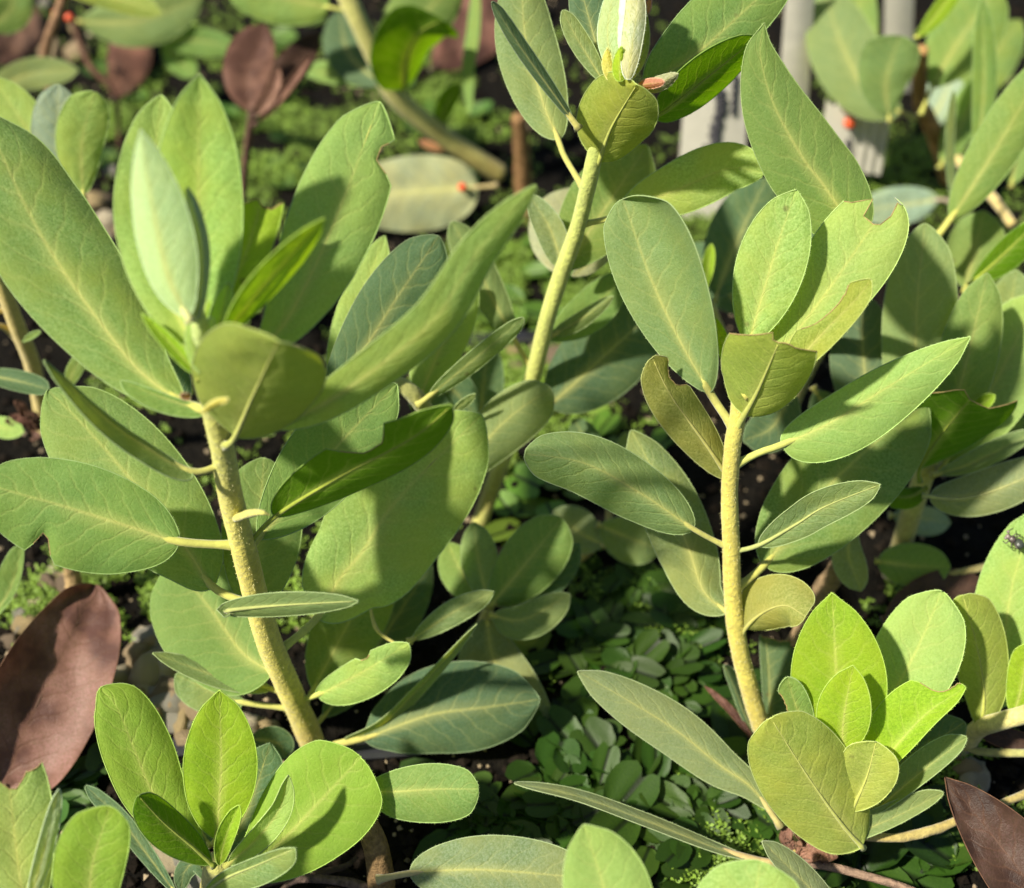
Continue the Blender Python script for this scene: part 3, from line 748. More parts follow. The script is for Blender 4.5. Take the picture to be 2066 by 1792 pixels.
f([(638,1505),(700,1494),(769,1462),(837,1397),(903,1325),(962,1260)],-0.9,9,16,2.2,-0.9,'gg',p=1,a=0.2,b=0.55)
f([(640,1515),(735,1490),(783,1472),(875,1441),(975,1428),(1088,1412)],-0.3,98,84,-0.15,-0.25,'bl_shade',p=1,a=0.6,b=0.5,bow=-0.3)
f([(402,838),(330,802),(244,768)],-0.1,30,8,0.6,0.3,'gr',b0=0.05,a=0.5,b=0.5,rib=0)
f([(405,762),(350,700),(286,633)],-0.2,16,14,0.7,0.4,'yg',b0=0.03,a=0.55,b=0.7,d=14.3)
f([(380,830),(350,760),(335,680)],0.4,32,32,0,0,'bl_shade',b0=0.05,d=17.0)
f([(405,835),(432,814),(460,806)],-0.4,6,7,-0.8,-0.8,'ye',b0=0.03,a=0.3,b=0.35,d=13.9,rib=0,name="bud_scale")
f([(385,800),(372,800),(368,792)],-0.1,7,7,0.5,0.5,'pink',b0=0.03,a=0.4,b=0.5,d=14.4,rib=0,name="bud_scale")
A.part_tube("side_bud",[(476,1046,16.3),(505,1036,16.0),(528,1034,15.8),(546,1040,15.8)],[0.05,0.052,0.034,0.008],M_STEM,(0.50,0.44,0.11))
f([(500,1490),(560,1500),(575,1530)],0.3,30,30,0.1,0.1,'bl_shade',b0=0.05,d=19.6)
A.part_tube("fallen_petiole",[(745,1215,19.5),(760,1270,19.3),(800,1300,19.3)],[0.02,0.03,0.02])

A.part_tube("shoot_tip",[(414,770,14.6),(411,720,14.3),(404,670,14.0),(398,610,13.8)],[0.13,0.125,0.10,0.05],M_STEM,(0.40,0.50,0.20))
f([(414,735),(440,660),(462,570)],-0.2,22,20,0.3,0.2,'lt',b0=0.02,d=14.35)
f([(398,745),(372,660),(345,560)],0.1,24,22,0.2,0.3,'lt',b0=0.02,d=14.5)
f([(410,745),(414,690),(428,640)],-0.2,17,15,-0.4,-0.4,'pa',b0=0.02,d=14.1,rib=0)
f([(402,755),(390,700),(388,640)],-0.2,15,17,-0.4,-0.4,'lt',b0=0.02,d=14.1,rib=0)
A.fuzz(1300)

# B: shrub right of centre, sharp
B = Plant("upright shrub right of centre with straight fuzzy yellow stem and chewed top leaves",
          [(1552,1520,20.3),(1540,1480,20.0),(1515,1400,19.6),(1490,1300,19.1),(1478,1200,18.7),(1475,1100,18.3),(1472,1000,17.9),(1478,900,17.5),(1490,830,17.3),(1492,760,17.1)],
          r=(0.145,0.102), col=(0.53,0.46,0.095), foot=G(1560,1545))
f = B.leaf
f([(1478,865),(1432,792),(1370,685),(1312,560),(1257,402)],-0.3,68,100,0.1,0.3,'gg',cr=-1.1,p=1,a=0.66,b=0.34,ribr=0.045)
f([(1498,760),(1510,695),(1540,590),(1570,490),(1606,384)],-0.2,70,68,0.15,0.15,'lt',p=1,a=0.7,b=0.62)
f([(1500,785),(1580,700),(1660,600),(1730,500),(1800,395)],0.1,86,84,0.1,0.1,'lt',b0=0.12,a=0.8,b=0.4,cut=[(-1,0.86),(-0.45,0.94),(-0.35,0.85),(0.1,0.84),(0.25,0.88),(0.45,0.97),(1,1.0)])
f([(1500,800),(1600,735),(1640,694),(1675,656),(1730,600),(1757,564)],-0.6,46,32,0.2,0.7,'ol',b0=0.25,a=0.55,b=0.5,bites=[(-1,0.34,0.88,0.6)],d=16.9)
f([(1490,872),(1502,838),(1531,785),(1578,675)],-1.7,100,84,-0.1,-0.35,'ol',p=1,a=0.42,b=0.30,under=True,cut=[(-1,0.70),(-0.3,0.98),(-0.2,0.90),(0.3,0.90),(1,0.80)],ribr=0.045)
f([(1485,755),(1460,700),(1441,640)],-0.2,14,16,0.3,-0.3,'yg',b0=0.03,a=0.5,b=0.7,d=17.3,rib=0.6)
f([(1474,968),(1425,898),(1355,800),(1316,722)],-0.9,50,42,0.2,-0.6,'fel',b0=0.02,a=0.55,b=0.35,under=True,bites=[(1,0.66,0.92,0.6)])
f([(1495,940),(1530,914),(1578,897),(1680,850),(1800,775),(1958,680)],-0.5,48,78,-0.2,-0.2,'lt',p=2,a=0.42,b=0.75,ribr=0.04)
f([(1497,1192),(1542,1140),(1620,1040),(1690,962),(1780,880),(1866,800)],0.7,92,112,0.1,0.0,'gr',p=1,a=0.5,b=0.5,ribr=0.045)
f([(1484,1112),(1531,1100),(1606,1058),(1665,1022),(1775,978)],-1.2,36,36,0.9,-0.3,'gg',p=1,a=0.6,b=0.55,under=True)
f([(1460,1105),(1400,1068),(1300,1000),(1180,935),(1060,915)],-1.0,66,62,-0.7,-0.5,'gg',p=1,a=0.42,b=0.42,ribr=0.03)
f([(1455,1245),(1421,1195),(1390,1109),(1345,1000),(1274,868)],0.5,66,58,0.1,-0.4,'gg',b0=0.03,a=0.6,b=0.6)
f([(1492,1305),(1503,1270),(1540,1236),(1585,1222),(1625,1244)],-1.3,64,46,-0.4,-0.5,'fel',p=1,a=0.35,b=0.5,under=True)
f([(1535,1505),(1510,1460),(1480,1385),(1461,1343)],-0.1,8,20,0.3,-1.6,'bl_shade',b0=0.03,a=0.6,b=0.45)
f([(1560,1510),(1552,1420),(1550,1350),(1543,1275)],0.3,14,62,0.3,-0.1,'bl_shade',b0=0.03,a=0.6,b=0.25,cut=[(-1,0.97),(0,0.95),(1,0.88)])
B.fuzz(1600)

# C: rosette at the lower right
C = Plant("low bright green rosette of broad leaves at the foot of the right-hand shrub",
          [(1600,1720,19.2),(1640,1680,18.9),(1680,1610,18.4),(1700,1545,18.0)], r=(0.2,0.14), col=(0.4,0.38,0.12), foot=G(1600,1725))
f = C.leaf
f([(1575,1668),(1517,1590),(1452,1544),(1366,1475),(1270,1415),(1166,1355)],-0.2,52,48,0.1,-0.25,'gy',b0=0.08,a=0.75,b=0.65,d=18.6,ribc=(0.55,0.40,0.14))
f([(1692,1560),(1690,1480),(1688,1380),(1679,1197)],-0.4,90,98,0.2,0.2,'yg',b0=0.02,a=0.75,b=0.78,d=18.0)
f([(1715,1560),(1790,1420),(1850,1310),(1900,1193)],0.1,80,88,0.1,0.1,'lt',b0=0.03,a=0.85,b=0.5,d=18.2)
f([(1722,1605),(1800,1515),(1870,1440),(1948,1386)],-0.6,76,26,0.35,0.9,'yg',b0=0.02,a=0.75,b=0.55,d=17.9,bites=[(-1,0.78,0.99,0.75)])
f([(1700,1525),(1702,1450),(1721,1343)],-0.5,54,52,0.3,0.3,'yg',b0=0.02,a=0.65,b=0.72,d=17.7,wav=0.5)
f([(1716,1640),(1748,1570),(1768,1496)],-0.55,58,56,0.3,0.3,'ol_lit',b0=0.02,a=0.8,b=0.4,d=17.95,under=True)
f([(1742,1712),(1700,1665),(1632,1570),(1556,1450)],-1.1,98,96,-0.2,-0.1,'ol_lit',b0=0.02,a=0.42,b=0.42,d=18.1,under=True)
f([(1625,1655),(1680,1692),(1780,1660),(1903,1600)],-0.3,30,16,0.6,0.4,'gg',b0=0.03,a=0.45,b=0.4,d=18.3)
f([(1745,1655),(1850,1565),(1950,1488)],-0.2,36,20,0.5,0.9,'gg',b0=0.03,a=0.7,b=0.45,d=18.2)
f([(1750,1600),(1850,1520),(1946,1458)],0.3,42,36,0.1,0.1,'bl_shade',b0=0.03,a=0.7,b=0.4,d=18.5)
f([(1632,1485),(1606,1425),(1588,1366)],-0.3,30,30,0.2,0.2,'gr',b0=0.02,a=0.5,b=0.45,d=18.0,bites=[(-1,0.3,0.8,0.4)])
f([(1612,1725),(1625,1690),(1600,1672)],-0.2,20,22,0.8,-0.8,'brn',b0=0.02,dead=True,d=18.7,wav=5,name="dried_scale")
f([(1608,1735),(1650,1712),(1690,1730)],-0.2,18,24,0.7,0.9,'brn',b0=0.02,dead=True,d=18.6,wav=6,name="dried_scale")
f([(1600,1715),(1585,1690),(1598,1665)],-0.1,12,14,-0.7,0.8,'brn',b0=0.02,dead=True,d=18.7,wav=5,name="dried_scale")
f([(1525,1500),(1480,1440),(1445,1405),(1422,1385)],0.2,7,8,0.9,-0.7,'dead',b0=0.02,dead=True,d=20.0,wav=3,name="dried_scale",rib=0)

# D: rosette bottom left
D = Plant("low bright rosette of upright leaves near the bottom left beside the reddish fallen leaf",
          [(425,1830,18.4),(430,1790,18.1),(438,1740,17.6)], r=(0.2,0.16), col=(0.4,0.4,0.12), foot=G(425,1850))
f = D.leaf
f([(415,1745),(316,1613),(274,1520),(237,1430),(203,1388)],0.1,62,74,0.3,-0.2,'yd',b0=0.03,a=0.7,b=0.45,d=17.7)
f([(436,1702),(442,1620),(446,1540),(443,1393)],-0.3,74,72,0.2,0.2,'yg',b0=0.03,a=0.68,b=0.72,d=17.4)
f([(455,1785),(549,1715),(640,1622),(728,1528)],0.0,106,112,0.15,0.05,'yd',b0=0.05,a=0.8,b=0.36,d=17.5)
f([(456,1748),(520,1690),(565,1630),(581,1565)],-0.5,20,28,0.9,0.3,'lt',b0=0.03,a=0.6,b=0.6,d=17.2)
f([(442,1748),(455,1690),(482,1625)],-0.3,19,18,0.6,0.5,'yg',b0=0.03,a=0.6,b=0.5,d=17.2,rib=0)
f([(432,1748),(390,1710),(330,1660),(279,1606)],-0.8,44,34,-0.1,-0.6,'dk',b0=0.04,a=0.6,b=0.5,d=17.2,under=True)
f([(400,1815),(450,1775),(520,1745),(596,1712)],-1.2,16,40,0.8,-0.2,'gg',b0=0.03,a=0.6,b=0.45,d=16.9,under=True)
f([(452,1730),(505,1620),(545,1500)],0.4,52,55,0.1,0.1,'bl_shade',b0=0.03,d=18.2)
f([(360,1810),(290,1715),(240,1650),(173,1586)],0.5,18,17,0.3,0.3,'bl_shade',b0=0.03,a=0.6,b=0.4,d=18.2)
f([(425,1710),(390,1640),(370,1540)],0.4,32,32,0.1,0.1,'bl_shade',b0=0.03,d=18.2)
f([(430,1790),(400,1740),(372,1760),(365,1800)],0.2,20,20,0.1,0.1,'bl_shade',b0=0.03,d=18.0)

# E: tall shrub behind the centre, with a white bud
E = Plant("tall shrub at the back centre topped by a plump white leaf bud",
          [(955,1090,23.9),(970,1050,23.5),(1005,950,22.7),(1040,860,22.0),(1075,760,21.2),(1105,640,20.3),(1130,560,19.8),(1165,460,19.1),(1190,360,18.4),(1212,260,17.9),(1240,180,17.5),(1260,150,17.3)],
          r=(0.15,0.10), col=(0.47,0.50,0.13), foot=G(950,1105))
f = E.leaf
f([(1175,385),(1139,316),(1126,281),(1095,206),(1060,75),(1052,-60)],0.5,62,62,0.2,-0.3,'gg',p=2,a=0.55,b=0.5)
f([(1168,260),(1130,208),(1050,95),(993,4)],-0.9,14,16,-1.0,-1.0,'bl_shade',b0=0.05,a=0.55,b=0.4,d=17.5)
f([(1196,350),(1209,325),(1234,257),(1284,172)],-1.5,80,76,-0.2,-0.2,'ol',p=1,a=0.42,b=0.38,under=True,ribr=0.04)
f([(1222,172),(1190,120),(1160,70),(1136,21)],-0.1,20,22,0.2,-0.2,'gg',b0=0.03,d=17.3,a=0.6,b=0.45)
f([(1228,165),(1200,80),(1165,-50)],0.2,36,44,0.2,-0.2,'bl_shade',b0=0.03,d=17.7)
f([(1225,272),(1320,236),(1366,206),(1435,150),(1530,74)],-0.6,46,40,1.5,-1.5,'dk',p=1,a=0.5,b=0.6,under=True)
f([(1275,195),(1300,172),(1400,112),(1510,15),(1605,-75)],0.8,88,60,0.1,-0.1,'gr',p=1,a=0.55,b=0.5)
f([(1184,461),(1242,437),(1300,408),(1366,383),(1469,340),(1541,350)],-0.4,58,54,0.1,-0.1,'lt',p=1,a=0.7,b=0.5)
f([(1142,562),(1134,540),(1110,462),(1066,391)],-0.3,30,28,0.5,0.6,'gy',p=1,a=0.5,b=0.6)
f([(1145,565),(1180,480),(1235,400),(1305,295)],1.1,82,72,0.1,0.1,'gr',b0=0.06)
f([(1130,565),(1140,480),(1160,380)],1.0,76,40,0.1,0.1,'cream',b0=0.05,d=21)
f([(1150,560),(1190,530),(1236,490)],0.6,14,22,0.1,0.3,'cream',b0=0.05,d=20.6,rib=0)
f([(1072,750),(1036,682),(990,595),(950,515),(912,448)],-0.3,36,34,0.4,-0.4,'gg',p=1,a=0.5,b=0.4)
f([(1104,690),(1120,673),(1170,645),(1237,598)],-0.4,14,18,-0.6,-0.6,'gg',p=1,a=0.35,b=0.6)
f([(1048,868),(1108,818),(1163,770),(1249,691),(1330,620)],0.3,82,84,0.1,-0.1,'bl_shade',p=1,a=0.55,b=0.5,d=21.3)
f([(1112,690),(1190,630),(1262,550)],0.7,42,40,0.1,0.1,'gr',b0=0.05)
# white bud with its bracts
E.part_tube("leaf_bud",[(1262,168,17.2),(1264,135,17.1),(1268,80,17.0),(1272,20,16.9),(1272,-60,16.8)],[0.04,0.09,0.145,0.15,0.09],M_RIM,TINT['wh'],0.12,14).data.materials[0] = plain("bud_felt",(0.50,0.57,0.42),0.85,0.1,1400,0.16,0.6,0.0004,0.2)
f([(1256,165),(1232,110),(1226,55),(1242,-40)],-0.2,20,24,-0.3,0.3,'pa',b0=0.02,a=0.45,b=0.5,d=17.1,rib=0,name="bud_leaf")
f([(1268,162),(1288,120),(1298,80),(1302,20)],-0.1,16,14,0.3,-0.5,'ol',b0=0.02,a=0.45,b=0.7,d=17.0,rib=0,name="bud_scale")
f([(1252,166),(1250,130),(1254,94)],-0.15,14,12,-0.6,-0.6,'yg',b0=0.02,a=0.4,b=0.7,d=16.9,rib=0,name="bud_scale")
f([(1238,166),(1226,130),(1226,98)],-0.1,12,12,-0.5,-0.5,'ye',b0=0.02,a=0.4,b=0.7,d=17.1,rib=0,name="bud_scale")
f([(1282,172),(1325,168),(1368,149)],-0.5,13,17,-0.8,-0.8,'cream',b0=0.02,a=0.4,b=0.7,d=17.3,rib=0,name="bud_scale")
f([(1285,176),(1305,170),(1340,166)],-0.5,10,10,-0.8,-0.8,'pink',b0=0.02,a=0.4,b=0.6,d=17.15,rib=0,name="bud_scale")

f([(1266,165),(1276,90),(1284,20),(1280,-60)],-0.2,24,20,0.1,-0.5,'wh',b0=0.02,a=0.45,b=0.5,d=16.85,rib=0,name="bud_leaf")
f([(1298,40),(1305,20),(1312,-5)],0,7,7,0,0,'pink',b0=0.02,d=16.95,rib=0,name="bud_scale")

# F: shrub leaning in from the top, blurred
F = Plant("leaning shrub at the top centre left with a bare slanting pale stem",
          [(1010,352,30.7),(900,280,29.7),(800,195,28.6),(760,120,28.0),(722,40,27.4),(690,-30,27.0)], r=(0.23,0.2), col=(0.48,0.46,0.15), foot=G(1012,356))
f = F.leaf
f([(812,196),(815,180),(820,120),(846,66),(893,40)],-2.2,70,56,0.9,-1.2,'dk',p=1,a=0.5,b=0.42,under=True,ribr=0.05)
f([(760,112),(830,50),(930,-40)],0.2,66,56,0.1,-0.1,'gr',b0=0.06)
f([(705,30),(664,15),(570,-5),(455,-30)],-0.6,54,42,-0.1,0.2,'lt',p=1,a=0.5,b=0.5)
f([(745,195),(705,110),(685,20)],0.6,45,35,0.1,0.1,'bl_shade',b0=0.06)
f([(765,185),(690,152),(608,142)],0.8,20,26,0.2,0.1,'gr',b0=0.08)
f([(888,256),(900,215),(928,168)],-0.6,22,16,0.3,-0.3,'dk',b0=0.05,under=True)
f([(912,305),(880,297),(845,284)],-0.2,9,8,-0.5,-0.5,'pink',b0=0.1,rib=0,name="bud_scale")
f([(962,-40),(955,60),(945,140),(948,233)],0.5,13,13,0.6,-0.4,'gr',b0=0.02,d=28.0,a=0.5,b=0.6)

# G: shrub half hidden behind the left foreground shrub
Gp = Plant("shrub with shade-darkened leaves half hidden behind the left foreground shrub",
          [(905,1000,22.8),(880,900,21.4),(850,815,20.0),(790,770,19.6),(700,780,19.2)], r=(0.17,0.1), col=(0.36,0.36,0.13), foot=G(910,1015))
f = Gp.leaf
f([(655,815),(734,705),(800,602),(885,477)],0.2,68,78,0.1,-0.2,'bl_shade',b0=0.03,a=0.6,b=0.45,d=19.0)
f([(660,770),(725,610),(776,477)],0.6,38,38,0.1,0.1,'lt',b0=0.03,d=19.6)
f([(845,806),(890,700),(952,560)],0.4,64,46,0.1,-0.3,'lt',b0=0.03,a=0.6,b=0.5,d=20.2)
f([(842,818),(870,796),(960,722),(1056,642)],-0.5,17,22,0.8,-0.6,'gg',p=1,a=0.4,b=0.35,d=19.7)
f([(965,880),(975,780),(985,690)],0.3,44,40,0.1,0.1,'bl_shade',b0=0.03,d=22.0)
f([(908,838),(930,818),(959,795)],-0.2,8,10,0.8,-0.6,'gg',b0=0.03,d=20.0,rib=0)
f([(925,970),(985,885),(1040,832),(1112,784)],-0.1,50,62,0.0,-0.4,'gg',b0=0.03,a=0.6,b=0.4,d=20.4)
f([(850,830),(900,780),(960,840)],0.3,40,40,0.1,0.1,'bl_shade',b0=0.03,d=21.3)
f([(830,830),(835,790),(838,750)],-0.1,10,14,0.6,-0.5,'bl_shade',b0=0.03,d=20.4,rib=0)

# H: shrub at the right edge behind
Hp = Plant("shrub at the right side with broad overlapping grey-green leaves",
          [(1800,1160,22.9),(1825,1080,22.3),(1850,1000,21.6),(1868,950,21.2),(1885,920,20.9)], r=(0.19,0.15), col=(0.42,0.42,0.16), foot=G(1796,1175))
f = Hp.leaf
f([(1865,960),(1848,800),(1850,620),(1866,452)],-0.6,66,80,0.2,0.1,'gg',b0=0.05,a=0.65,b=0.5,d=21.0)
f([(1882,935),(1935,785),(1962,680),(1992,552)],-0.6,58,58,0.2,-0.1,'gr',b0=0.05,d=20.7)
f([(1892,955),(1985,815),(2100,590)],-0.2,84,78,0.2,0.1,'lt',b0=0.05,d=21.2)
f([(1856,972),(1856,945),(1895,882),(1975,785)],-1.3,84,82,1.1,-1.2,'dk',p=1,a=0.5,b=0.25,under=True,cut=[(-1,0.80),(-0.4,0.96),(0,0.86),(0.5,0.80),(1,0.88)],d=20.4)
f([(1860,1000),(1936,1006),(2018,986),(2140,930)],-0.6,48,42,-0.3,-0.3,'gy',b0=0.06,under=True,d=20.2,a=0.45,b=0.5)
f([(1868,985),(1835,1002),(1793,1002)],-0.4,24,20,-0.3,-0.3,'dk',b0=0.05,d=20.5,a=0.4,b=0.3,under=True)
f([(1800,900),(1748,770),(1738,590)],0.3,66,62,0.1,0.1,'bl_shade',b0=0.05,d=21.0)
f([(1958,832),(1980,815),(2007,797)],-0.2,14,14,0.5,0.3,'yg',b0=0.03,d=20.5,rib=0)
f([(1640,610),(1645,530),(1651,455)],0.0,30,32,0.1,0.1,'bl_shade',b0=0.05,d=19.5)
f([(1765,1132),(1840,1142),(1917,1144)],-0.3,46,42,0.1,0.1,'gr',b0=0.05,d=22.0,a=0.5,b=0.5)
f([(1722,1060),(1712,1120),(1738,1192)],-0.2,30,34,0.2,0.2,'gy',b0=0.05,d=20.6)
f([(1795,1040),(1850,1045),(1918,1056)],0.3,26,34,0.1,0.1,'bgy',b0=0.05,d=22.3)
f([(1870,955),(1950,890),(2090,850)],0.1,30,34,0.2,0.1,'gr',b0=0.05,d=21.4)
f([(1878,960),(1960,935),(2090,870)],-0.2,24,20,0.4,0.1,'gg',b0=0.05,d=20.8)

# I: shrub in the upper right corner
Ip = Plant("shrub in the upper right corner in front of the white plant tags",
          [(1915,360,30.6),(1895,290,29.5),(1870,235,28.6),(1856,200,28.0),(1860,100,26.6)], r=(0.22,0.13), col=(0.36,0.22,0.09), foot=G(1918,368), wood=True)
f = Ip.leaf
f([(1850,240),(1760,195),(1700,95),(1662,-25)],0.0,68,66,0.1,0.0,'gg',b0=0.1,d=28.2)
f([(1795,245),(1788,165),(1815,72)],-1.0,62,52,0.3,-0.1,'gg',b0=0.03,a=0.8,b=0.35,d=27.2)
f([(1858,232),(1880,178),(1930,90),(2015,-30)],-0.5,66,70,0.1,0.0,'gr',p=1,a=0.8,d=27.4)
f([(1848,78),(1890,28),(1945,-45)],-0.3,16,20,0.7,-0.2,'yg',b0=0.02,d=26.0)
f([(1968,335),(1985,180),(1982,-2)],-1.0,22,24,0.5,-0.3,'gr',b0=0.03,d=25.5)
f([(1882,488),(1918,442),(1990,332),(2066,205),(2115,115)],-0.8,50,48,0.1,-0.2,'gr',p=1,a=0.6,b=0.55,d=22.5,ribr=0.05)
f([(1926,425),(1916,300),(1924,183)],-0.6,9,9,0.9,-0.9,'gg',b0=0.03,d=24.5,a=0.4,b=0.4)
f([(1895,340),(1945,240),(1990,140)],0.3,34,34,0.1,0.1,'gr',b0=0.05,d=28.6)
f([(1868,255),(1895,215),(1925,150)],0.2,42,40,0.1,0.1,'bgy',b0=0.05,d=29.2)
f([(1945,590),(1965,510),(1985,425)],-0.4,54,56,0.1,0.1,'gr',b0=0.05,d=23.5)
f([(1955,575),(2020,518),(2100,440)],-0.6,24,36,0.5,-0.2,'dk',b0=0.03,d=21.8,under=True)
f([(2015,740),(2035,650),(2050,545)],-0.3,45,48,0.2,0.1,'gg',b0=0.03,d=21.8)
f([(2040,380),(2060,260),(2090,150)],-0.3,45,48,0.2,0.1,'gr',b0=0.03,d=26.5)
f([(1945,250),(1980,150),(2060,40)],0.5,50,50,0.2,0.1,'gr',b0=0.03,d=29.5)
f([(1760,150),(1730,60),(1740,-40)],0.3,40,40,0.2,0.1,'gr',b0=0.03,d=29.0)
Ip.part_tube("side_stem",[(1895,290,29.5),(1940,330,28.5),(2004,401,27.0),(2042,453,26.0)],[0.12,0.1,0.09],M_STEM,(0.5,0.4,0.15))

# K: shrub hidden behind the right-hand shrub, one tall leaf
K = Plant("hidden shrub behind the right-hand one, showing a tall twisted green leaf beside the tags",
          [(1560,900,24.5),(1620,760,22.6),(1690,640,20.2),(1745,560,18.3)], r=(0.17,0.12), col=(0.4,0.38,0.14), foot=G(1556,915))
f = K.leaf
f([(1750,572),(1728,480),(1664,377),(1620,319),(1562,213),(1534,113),(1541,47)],-1.0,84,80,0.1,-0.15,'gr',p=1,a=0.38,b=0.80,ribr=0.045,d=18.1)
f([(1440,610),(1480,505),(1545,360)],0.3,64,66,0.1,-0.1,'bl_shade',b0=0.04,d=22.8)
K.part_tube('side_stem',[(1560,900,24.5),(1490,760,23.6),(1432,610,22.7)],[0.12,0.1,0.08],M_STEM,(0.4,0.38,0.14))
f([(1420,590),(1428,540),(1436,492)],-0.2,12,12,0.5,0.3,'yg',b0=0.03,d=22.0,rib=0)
f([(1425,650),(1400,600),(1385,535)],0.0,32,34,0.1,0.1,'gr',b0=0.03,d=22.6)
f([(1500,640),(1450,560),(1380,500)],0.5,50,50,0.1,0.1,'bl_shade',b0=0.03,d=23.6)
f([(1600,780),(1560,860),(1500,890)],-0.2,46,46,0.1,0.1,'bl_shade',b0=0.05,d=20.8)
f([(1640,780),(1700,880),(1760,930)],0.2,50,50,0.1,0.1,'bl_shade',b0=0.05,d=21.8)

# L: small shaded rosette at the centre
Lp = Plant("small shaded rosette near the middle, between the two tall shrubs",
          [(960,1290,21.8),(975,1255,21.4),(986,1225,21.0)], r=(0.11,0.09), col=(0.36,0.36,0.14), foot=G(955,1300))
f = Lp.leaf
f([(978,1218),(935,1160),(903,1095)],0.2,42,34,0.2,0.0,'gr',b0=0.04)
f([(985,1216),(965,1130),(956,1054)],0.1,34,40,0.2,0.2,'gg',b0=0.04)
f([(990,1226),(1050,1150),(1133,1046)],-0.1,56,66,0.2,-0.1,'gr',b0=0.04,a=0.6,b=0.45)
f([(998,1222),(1105,1165),(1169,1097)],0.4,30,38,0.2,0.1,'bl_shade',b0=0.05)
f([(825,1295),(910,1238),(996,1194)],-0.3,24,26,0.2,-0.2,'gg',b0=0.04,d=19.8)
f([(988,1240),(1055,1250),(1150,1199)],-0.3,30,42,0.4,-0.1,'gg',b0=0.05,a=0.5,b=0.6,d=20.8)
f([(982,1238),(1000,1340),(1088,1498)],-0.5,62,86,0.1,0.0,'gy',b0=0.04,a=0.5,b=0.35,d=21.2)
f([(1222,1102),(1170,1075),(1118,1030)],0.2,44,44,0.1,0.1,'gy',b0=0.04,d=22.4)
f([(1205,1058),(1260,1082),(1335,1110)],0.2,44,50,0.1,0.1,'gg',b0=0.04,d=22.3)
f([(1192,955),(1185,900),(1158,845)],0.1,28,30,0.2,0.1,'bl_shade',b0=0.04,d=22.2)
f([(1266,985),(1268,930),(1262,872)],0.1,26,26,0.1,0.1,'gg',b0=0.04,d=22.6)
f([(1200,1000),(1230,960),(1240,880)],0.3,30,30,0.1,0.1,'bl_shade',b0=0.04,d=23.6)
Lp.part_tube('runner',[(958,1285,22.2),(1100,1180,22.8),(1215,1085,23.0),(1230,990,23.4)],[0.08,0.07,0.06],M_STEM,(0.36,0.36,0.14))
f([(985,1235),(1060,1300),(1110,1260)],0.3,24,26,0.1,0.1,'gr',b0=0.04,d=21.8)

# M: woody stem at the bottom with two low leaves
Mp = Plant("brown woody stemmed cutting at the bottom edge with two low drooping leaves",
          [(772,1830,18.6),(766,1750,18.3),(752,1690,18.1),(724,1640,18.0)], r=(0.2,0.15), col=(0.19,0.125,0.06), wood=True, foot=G(772,1850))
f = Mp.leaf
f([(725,1615),(742,1600),(800,1597),(880,1592),(965,1592)],-0.4,50,66,0.1,-0.4,'gr',p=1,a=0.45,b=0.36,d=17.8)
f([(760,1775),(827,1762),(900,1756),(1000,1756),(1190,1772)],-0.2,68,72,0.1,-0.2,'gy',p=1,a=0.5,b=0.45,d=17.8,ribc=(0.5,0.36,0.14))
Mp.part_tube("surface_root",[(770,1810,18.4),(700,1780,18.5),(600,1775,18.6),(560,1810,18.4)],[0.09,0.06,0.05],M_WOOD,(0.10,0.07,0.06))

# N: nearest shrub, only leaf tips reach into the bottom of the picture
Np = Plant("nearest shrub at the bottom edge, only two pale green leaf tips showing",
          [(1330,2250,15.8),(1330,2150,15.2),(1330,2050,14.6)], r=(0.2,0.17), foot=G(1330,2300))
f = Np.leaf
f([(1300,2000),(1240,1880),(1215,1780),(1178,1664)],0.1,86,96,0.2,0.0,'lt',b0=0.05,a=0.6,b=0.62,d=14.6)
f([(1420,2010),(1490,1900),(1520,1820),(1535,1738)],0.2,115,105,0.1,0.0,'lt',b0=0.05,a=0.6,b=0.42,d=14.9)

# U: low plant under the long leaf
U = Plant("low sprawling cutting at the bottom centre right with one long narrow edge-on leaf",
          [(1560,1800,18.9),(1580,1765,18.6),(1565,1745,18.4)], r=(0.1,0.08), col=(0.45,0.27,0.10), foot=G(1560,1815))
f = U.leaf
f([(1562,1746),(1503,1730),(1435,1708),(1300,1655),(1163,1606),(1038,1580)],-0.3,11,15,1.8,-1.6,'gy',p=1,a=0.35,b=0.4,ribc=(0.55,0.32,0.12),ribr=0.045)
f([(1720,1880),(1620,1778),(1538,1698)],-0.3,22,32,0.5,-0.3,'gy',b0=0.03,d=17.6)
U.part_tube("side_stem",[(1600,1745,18.6),(1634,1742,18.5),(1709,1757,18.3),(1829,1793,18.0),(1900,1830,17.9)],[0.07,0.06,0.06],M_WOOD,(0.22,0.15,0.11))

# O: bottom left corner
O = Plant("shrub in the bottom left corner with one torn pale leaf",
          [(110,2080,16.2),(115,2000,15.8),(120,1900,15.3)], r=(0.18,0.15), foot=G(110,2110))
f = O.leaf
f([(70,1900),(45,1800),(30,1690),(8,1490)],0.1,80,78,0.1,0.1,'lt',b0=0.05,a=0.6,b=0.4,d=15.5,cut=[(-1,0.80),(-0.3,0.80),(0.1,0.72),(0.5,0.80),(1,0.84)])
f([(55,1840),(92,1705),(119,1592)],-0.1,15,18,0.7,-0.4,'pa',b0=0.03,d=15.2,a=0.5,b=0.5)
f([(185,1910),(184,1760),(222,1628)],-0.2,76,64,0.2,0.2,'yd',b0=0.03,a=0.6,b=0.38,d=15.4)

